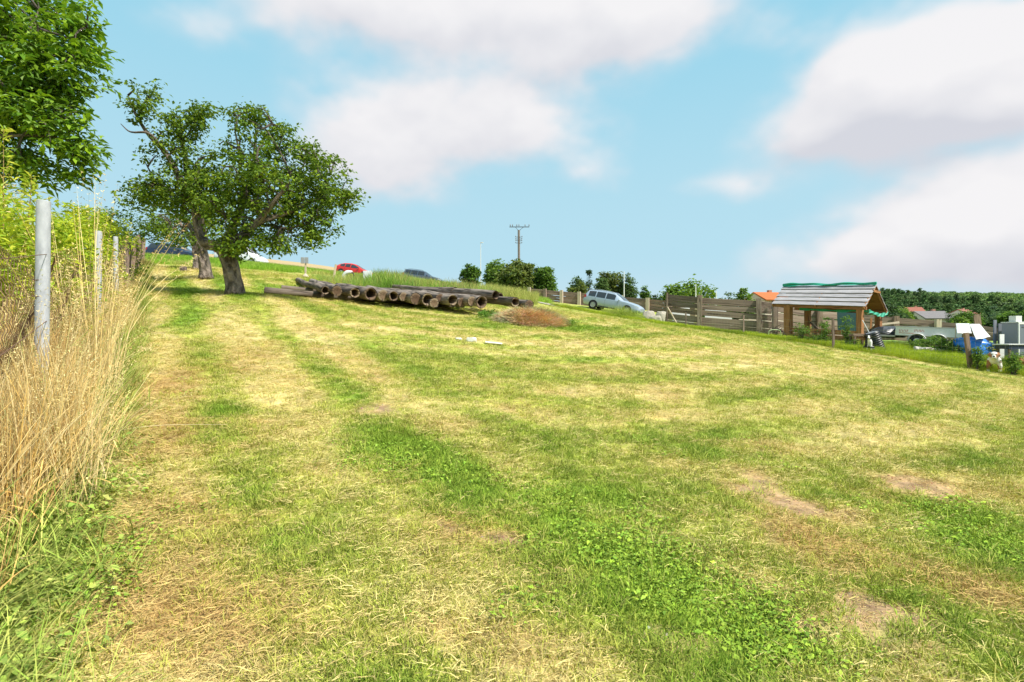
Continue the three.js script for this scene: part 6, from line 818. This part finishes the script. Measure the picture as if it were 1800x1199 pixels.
    const blk = [0.02, 0.019, 0.02], wht = [0.78, 0.75, 0.72];
    mesh('body', skinBody(bones, 60, new THREE.Box3(v(-0.24, -0.02, -0.46), v(0.24, 0.72, 0.34)), (p) => { if (p.y > 0.48) return Math.abs(p.x) < 0.02 || p.z > 0.2 ? wht : blk; if (p.z > 0.02 && p.y > 0.2 && p.x > -0.04) return wht; if (p.y < 0.12 && p.z > 0.05) return wht; return blk; }), fur, t);
    mesh('nose', new THREE.SphereGeometry(0.017, 8, 6), dark, t).position.set(0, 0.53, 0.295); for (const s of [-1, 1]) mesh('eye', new THREE.SphereGeometry(0.01, 8, 6), std([0.12, 0.06, 0.02], 0.3), t).position.set(s * 0.035, 0.575, 0.19);
  }
}

// ------------------------------------------------------------------ trees, houses and the hill behind
function farTree(name, label, px, topY, d, wPx, o = {}) {
  const x = (px - 900) / FOC * d, gy = rawH(x, d), top = EYE + (600 - topY) / FOC * d, h = Math.max(1.5, top - gy), w = wPx / 2 / FOC * d, b = V3(x, gy, -d), t = thing(name, label, 'tree', b, o.group), sd = o.seed || Math.round(px * 7 + d), r = rng(sd);
  const low = o.low ?? 0.05; mesh('trunk', tube([V3(0, -0.3, 0), V3(0.05, h * 0.35, 0), V3(0, h * 0.75, 0)], [0.06 * Math.min(h, 8), 0.04 * Math.min(h, 8), 0.02], 8), darkBark, t);
  const lobes = []; if (o.conifer) for (let k = 0; k < 7; k++) { const f = k / 7; lobes.push([0, h * (low + (1 - low) * (f + 0.05)), 0, w * (1.05 - f), h * 0.12, w * (1.05 - f), Math.round(26 * (1.1 - f))]); lobes.push([0, h * 0.97, 0, w * 0.08, h * 0.05, w * 0.08, 3]); }
  else { lobes.push([0, h * 0.52, 0, w * 0.85, h * 0.46, w * 0.85, 110], [0, h * 0.2, 0, w * 0.8, h * 0.18, w * 0.8, 40]); for (let k = 0; k < 7; k++) { const a = r() * 6.28, q = 0.35 + 0.4 * r(); lobes.push([Math.cos(a) * w * q, h * (0.4 + 0.42 * r()), Math.sin(a) * w * q, w * (0.3 + 0.25 * r()), h * (0.13 + 0.08 * r()), w * (0.3 + 0.25 * r()), 24]); } }
  const tips = clumpsIn(lobes, sd, 0.5); tips.forEach((p, i) => { p.y = Math.min(p.y, h * 0.97); p.s = 0.7 + 0.7 * h2(i, 1, sd); });
  mesh('crown', leafCloud(tips, o.per || 16, Math.max(0.22, w * 0.17), clamp(w * 0.17, 0.26, 0.5), sd + 3, { aspect: o.conifer ? 0.35 : 0.65, tones: [[1, 1, 1], [1.35, 1.25, 0.9], [0.7, 0.8, 0.9], [1.15, 1.1, 1]], up: o.conifer ? 0.2 : 0.6 }), o.mat, t); return t;
}
{
  const m1 = leafMat([0.1, 0.19, 0.022]), m2 = leafMat([0.15, 0.25, 0.028]), m3 = leafMat([0.14, 0.18, 0.035]), m4 = leafMat([0.055, 0.105, 0.028]), m5 = leafMat([0.085, 0.15, 0.035]), m6 = leafMat([0.12, 0.19, 0.11]);
  const G1 = 'trees on the skyline behind the plank fence';
  for (const [n, l, px, ty, d, w, mat, con] of [
    ['round_bush', 'single round bush standing alone beside the tall thin lamp post', 826, 467, 64, 38, m1], ['broadleaf_tree', 'light green tree rising behind the olive bush at the power pole', 872, 457, 66, 44, m2], ['olive_bush', 'large olive green bush directly below the power pole', 904, 458, 58, 66, m3], ['spruce_tree', 'narrow dark conifer just behind the olive bush', 931, 466, 60, 26, m4, 1], ['broadleaf_tree', 'green pointed tree at the end of the group under the power pole', 957, 466, 60, 44, m1], ['spruce_tree', 'dark conifer between the olive bush and the pointed tree', 944, 473, 61, 24, m4, 1],
    ['broadleaf_tree', 'low dark tree before the group behind the silver car', 1012, 486, 72, 32, m5], ['broadleaf_tree', 'broad bush at the foot of the low dark tree', 1022, 497, 68, 34, m3], ['spruce_tree', 'slim dark conifer in the group behind the silver car', 1035, 475, 74, 24, m4, 1], ['broadleaf_tree', 'dark rounded tree beside the slim conifer', 1056, 486, 72, 36, m5], ['broadleaf_tree', 'tallest airy tree in the group behind the silver car', 1079, 470, 76, 52, m3], ['broadleaf_tree', 'dark spreading tree beside the slim pale lamp post', 1104, 480, 74, 34, m5], ['broadleaf_tree', 'small separate tree above the long plank fence', 1134, 501, 80, 18, m1], ['broadleaf_tree', 'low bush next to the small separate tree', 1150, 512, 80, 26, m5],
    ['broadleaf_tree', 'broad bright green tree dome behind the tall plank fence', 1222, 494, 80, 92, m2], ['broadleaf_tree', 'lower green shoulder of the broad tree dome', 1186, 507, 82, 44, m1], ['broadleaf_tree', 'small round green tree beside the orange roof', 1311, 506, 82, 30, m2], ['broadleaf_tree', 'low dark hedge tree left of the orange roof', 1284, 513, 84, 44, m5],
    ['broadleaf_tree', 'dark green tree behind the shelter gable', 1556, 524, 60, 44, m4], ['broadleaf_tree', 'yellowish green tree before the red roofs', 1585, 541, 90, 36, m2], ['spruce_tree', 'dark conical tree beside the grey slate roof', 1667, 536, 105, 26, m4, 1], ['broadleaf_tree', 'dark rounded tree behind the grey slate roof', 1603, 547, 95, 20, m4], ['broadleaf_tree', 'green tree above the white sheets and blue tarpaulin', 1700, 549, 80, 46, m1], ['broadleaf_tree', 'dark wide tree behind the green tree over the white sheets', 1715, 535, 130, 34, m4], ['spruce_tree', 'bluish grey conifer among the valley trees', 1746, 539, 120, 28, m6, 1], ['broadleaf_tree', 'broad bright tree above the grey cabinet', 1788, 547, 75, 60, m1], ['broadleaf_tree', 'dark tree between the bluish conifer and the grey cabinet', 1758, 555, 78, 34, m4], ['broadleaf_tree', 'low bright bush over the low plank fence near the pale post', 1690, 558, 62, 40, m2], ['broadleaf_tree', 'dark low tree beside the tile roof of the far house', 1730, 556, 90, 40, m4], ['broadleaf_tree', 'small dark tree left of the grey slate roof', 1590, 552, 88, 22, m4], ['broadleaf_tree', 'dark low bush at the right foot of the shelter gable', 1575, 546, 50, 30, m4],
  ]) farTree(n, l, px, ty, d, w, { mat, conifer: !!con, group: G1, per: 22 });
  // houses
  const house = (label, pxL, pxR, ridgeY, eaveY, d, roofC, wallC, turn = 0) => { const xl = (pxL - 900) / FOC * d, xr = (pxR - 900) / FOC * d, x = (xl + xr) / 2, gy = rawH(x, d), w = xr - xl, eave = EYE + (600 - eaveY) / FOC * d - gy, ridge = EYE + (600 - ridgeY) / FOC * d - gy, dep = 7, t = thing('house', label, 'house', V3(x, gy, -d), 'houses in the valley', turn); mesh('wall', box(w * 0.92, eave + 0.5, dep * 0.9, 0, (eave - 0.5) / 2, 0), std(wallC, 0.9), t);
    const tex = dataTexture(64, 64, (u, v, i, j) => { const n = 0.75 + 0.35 * h2(i >> 1, j, 3) - (j % 8 < 1 ? 0.2 : 0); return [n, n, n]; }), rm = std(roofC, 0.85, { map: tex }), s = Math.hypot(dep / 2 + 0.3, ridge - eave), a = Math.atan2(ridge - eave, dep / 2 + 0.3); for (const q of [1, -1]) { const m = mesh('roof_slope', box(w, 0.18, s), rm, t); m.position.set(0, (ridge + eave) / 2, q * (dep / 4 + 0.15)); m.rotation.x = q * a; } const sh = new THREE.Shape([new THREE.Vector2(-dep * 0.45, eave), new THREE.Vector2(dep * 0.45, eave), new THREE.Vector2(0, ridge - 0.15)]); for (const q of [1, -1]) { const g = new THREE.ExtrudeGeometry(sh, { depth: 0.2, bevelEnabled: false }); g.rotateY(Math.PI / 2); g.translate(q * w * 0.455 - 0.1, 0, 0); mesh('gable', g, std(wallC, 0.9), t); } mesh('chimney', box(0.6, 0.9, 0.6, w * 0.2, ridge + 0.05, -0.6), std([0.4, 0.2, 0.14], 0.9), t);
    for (const k of [-0.25, 0.25]) { const wd = mesh('window', box(1.2, 1.3, 0.06, k * w, eave - 1.4, dep * 0.45 + 0.04), std([0.75, 0.74, 0.7], 0.6), t); mesh('pane', box(0.95, 1.05, 0.05, k * w, eave - 1.4, dep * 0.45 + 0.06), glassM, wd); } };
  house('house with a bright orange tile roof beside the shelter', 1322, 1372, 515, 531, 96, [0.52, 0.14, 0.035], [0.5, 0.43, 0.35], 0.15); house('house with a wide grey slate roof in the valley', 1608, 1658, 548, 562, 112, [0.2, 0.18, 0.18], [0.5, 0.46, 0.42], -0.1); house('house with a red tile roof among the far trees', 1592, 1618, 541, 552, 165, [0.33, 0.11, 0.07], [0.5, 0.46, 0.4], -0.3); house('pale house with a rust tile roof beyond the conical tree', 1681, 1704, 545, 553, 160, [0.33, 0.13, 0.08], [0.52, 0.48, 0.44], 0.2);
  // wooded hill
  const r = rng(1301), tips = clumpsIn([[0, 4.6, 0, 3.4, 3.6, 3.4, 46]], 1302, 0.4), cg = leafCloud(tips, 9, 0.9, 1.35, 1303, { aspect: 0.8, tones: [[1, 1, 1], [1.25, 1.2, 1], [0.75, 0.8, 0.9]], up: 0.9 }), cone = leafCloud(clumpsIn([0, 1, 2, 3, 4].map((k) => [0, 2.5 + k * 2.1, 0, 2.6 - 0.5 * k, 1.2, 2.6 - 0.5 * k, 12]), 1304), 9, 0.5, 1.3, 1305, { aspect: 0.5, up: 0.3 }), A = [], B = [];
  for (let i = 0; i < 8200; i++) { const d = 215 + 400 * Math.pow(r(), 0.9), X = 0.46 + 0.62 * r(), x = X * d, y = rawH(x, d), n = fbm(x / 60, d / 60, 3, 7); if (d < 320 && n < 0.52 - (d - 215) / 1000) continue; const c = mix3(mix3([0.1, 0.18, 0.05], [0.2, 0.31, 0.07], r()), [0.09, 0.15, 0.06], n > 0.55 ? 0.6 : 0).map((k) => k * (0.9 + 0.2 * r())); (n > 0.57 && r() < 0.6 ? B : A).push({ m: M4(x, y - 0.5, -d, r() * 6.28, 0.5 + 0.4 * r() + 0.6 * vn(x / 25, d / 25, 77) * r()), c }); }
  const root = thing('hill_forest', 'dense mixed forest covering the distant hill', 'forest'); root.userData.kind = 'stuff'; const fm = leafMat([1, 1, 1], 0.25); instanced('broadleaf_crowns', cg, fm, A, root); instanced('conifer_crowns', cone, fm, B, root);
  // ripe field over the bank
  { const top = [[150, 432], [240, 437], [400, 449], [480, 456], [530, 462], [580, 470], [640, 482]], pos = [], ix = [], col = []; top.forEach(([px, py]) => { for (let k = 0; k <= 6; k++) { const d = 58 + 14 * k / 6, p = P(px, py + 8 * (1 - k / 6), d); p.y += 0.15 * (vn(px * 0.3, k, 5) - 0.5); pos.push(p.x, p.y, p.z); } }); for (let i = 0; i < top.length - 1; i++) for (let k = 0; k < 6; k++) { const a = i * 7 + k; ix.push(a, a + 7, a + 1, a + 1, a + 7, a + 8); } const g = new THREE.BufferGeometry(); g.setAttribute('position', new THREE.Float32BufferAttribute(pos, 3)); g.setIndex(ix); g.computeVertexNormals(); tag(mesh('wheat_field', g, std([0.4, 0.29, 0.14], 1, { side: THREE.DoubleSide })), 'ripe tan field beyond the road', 'field', null, 'structure'); }
}
renderer.render(scene, camera);
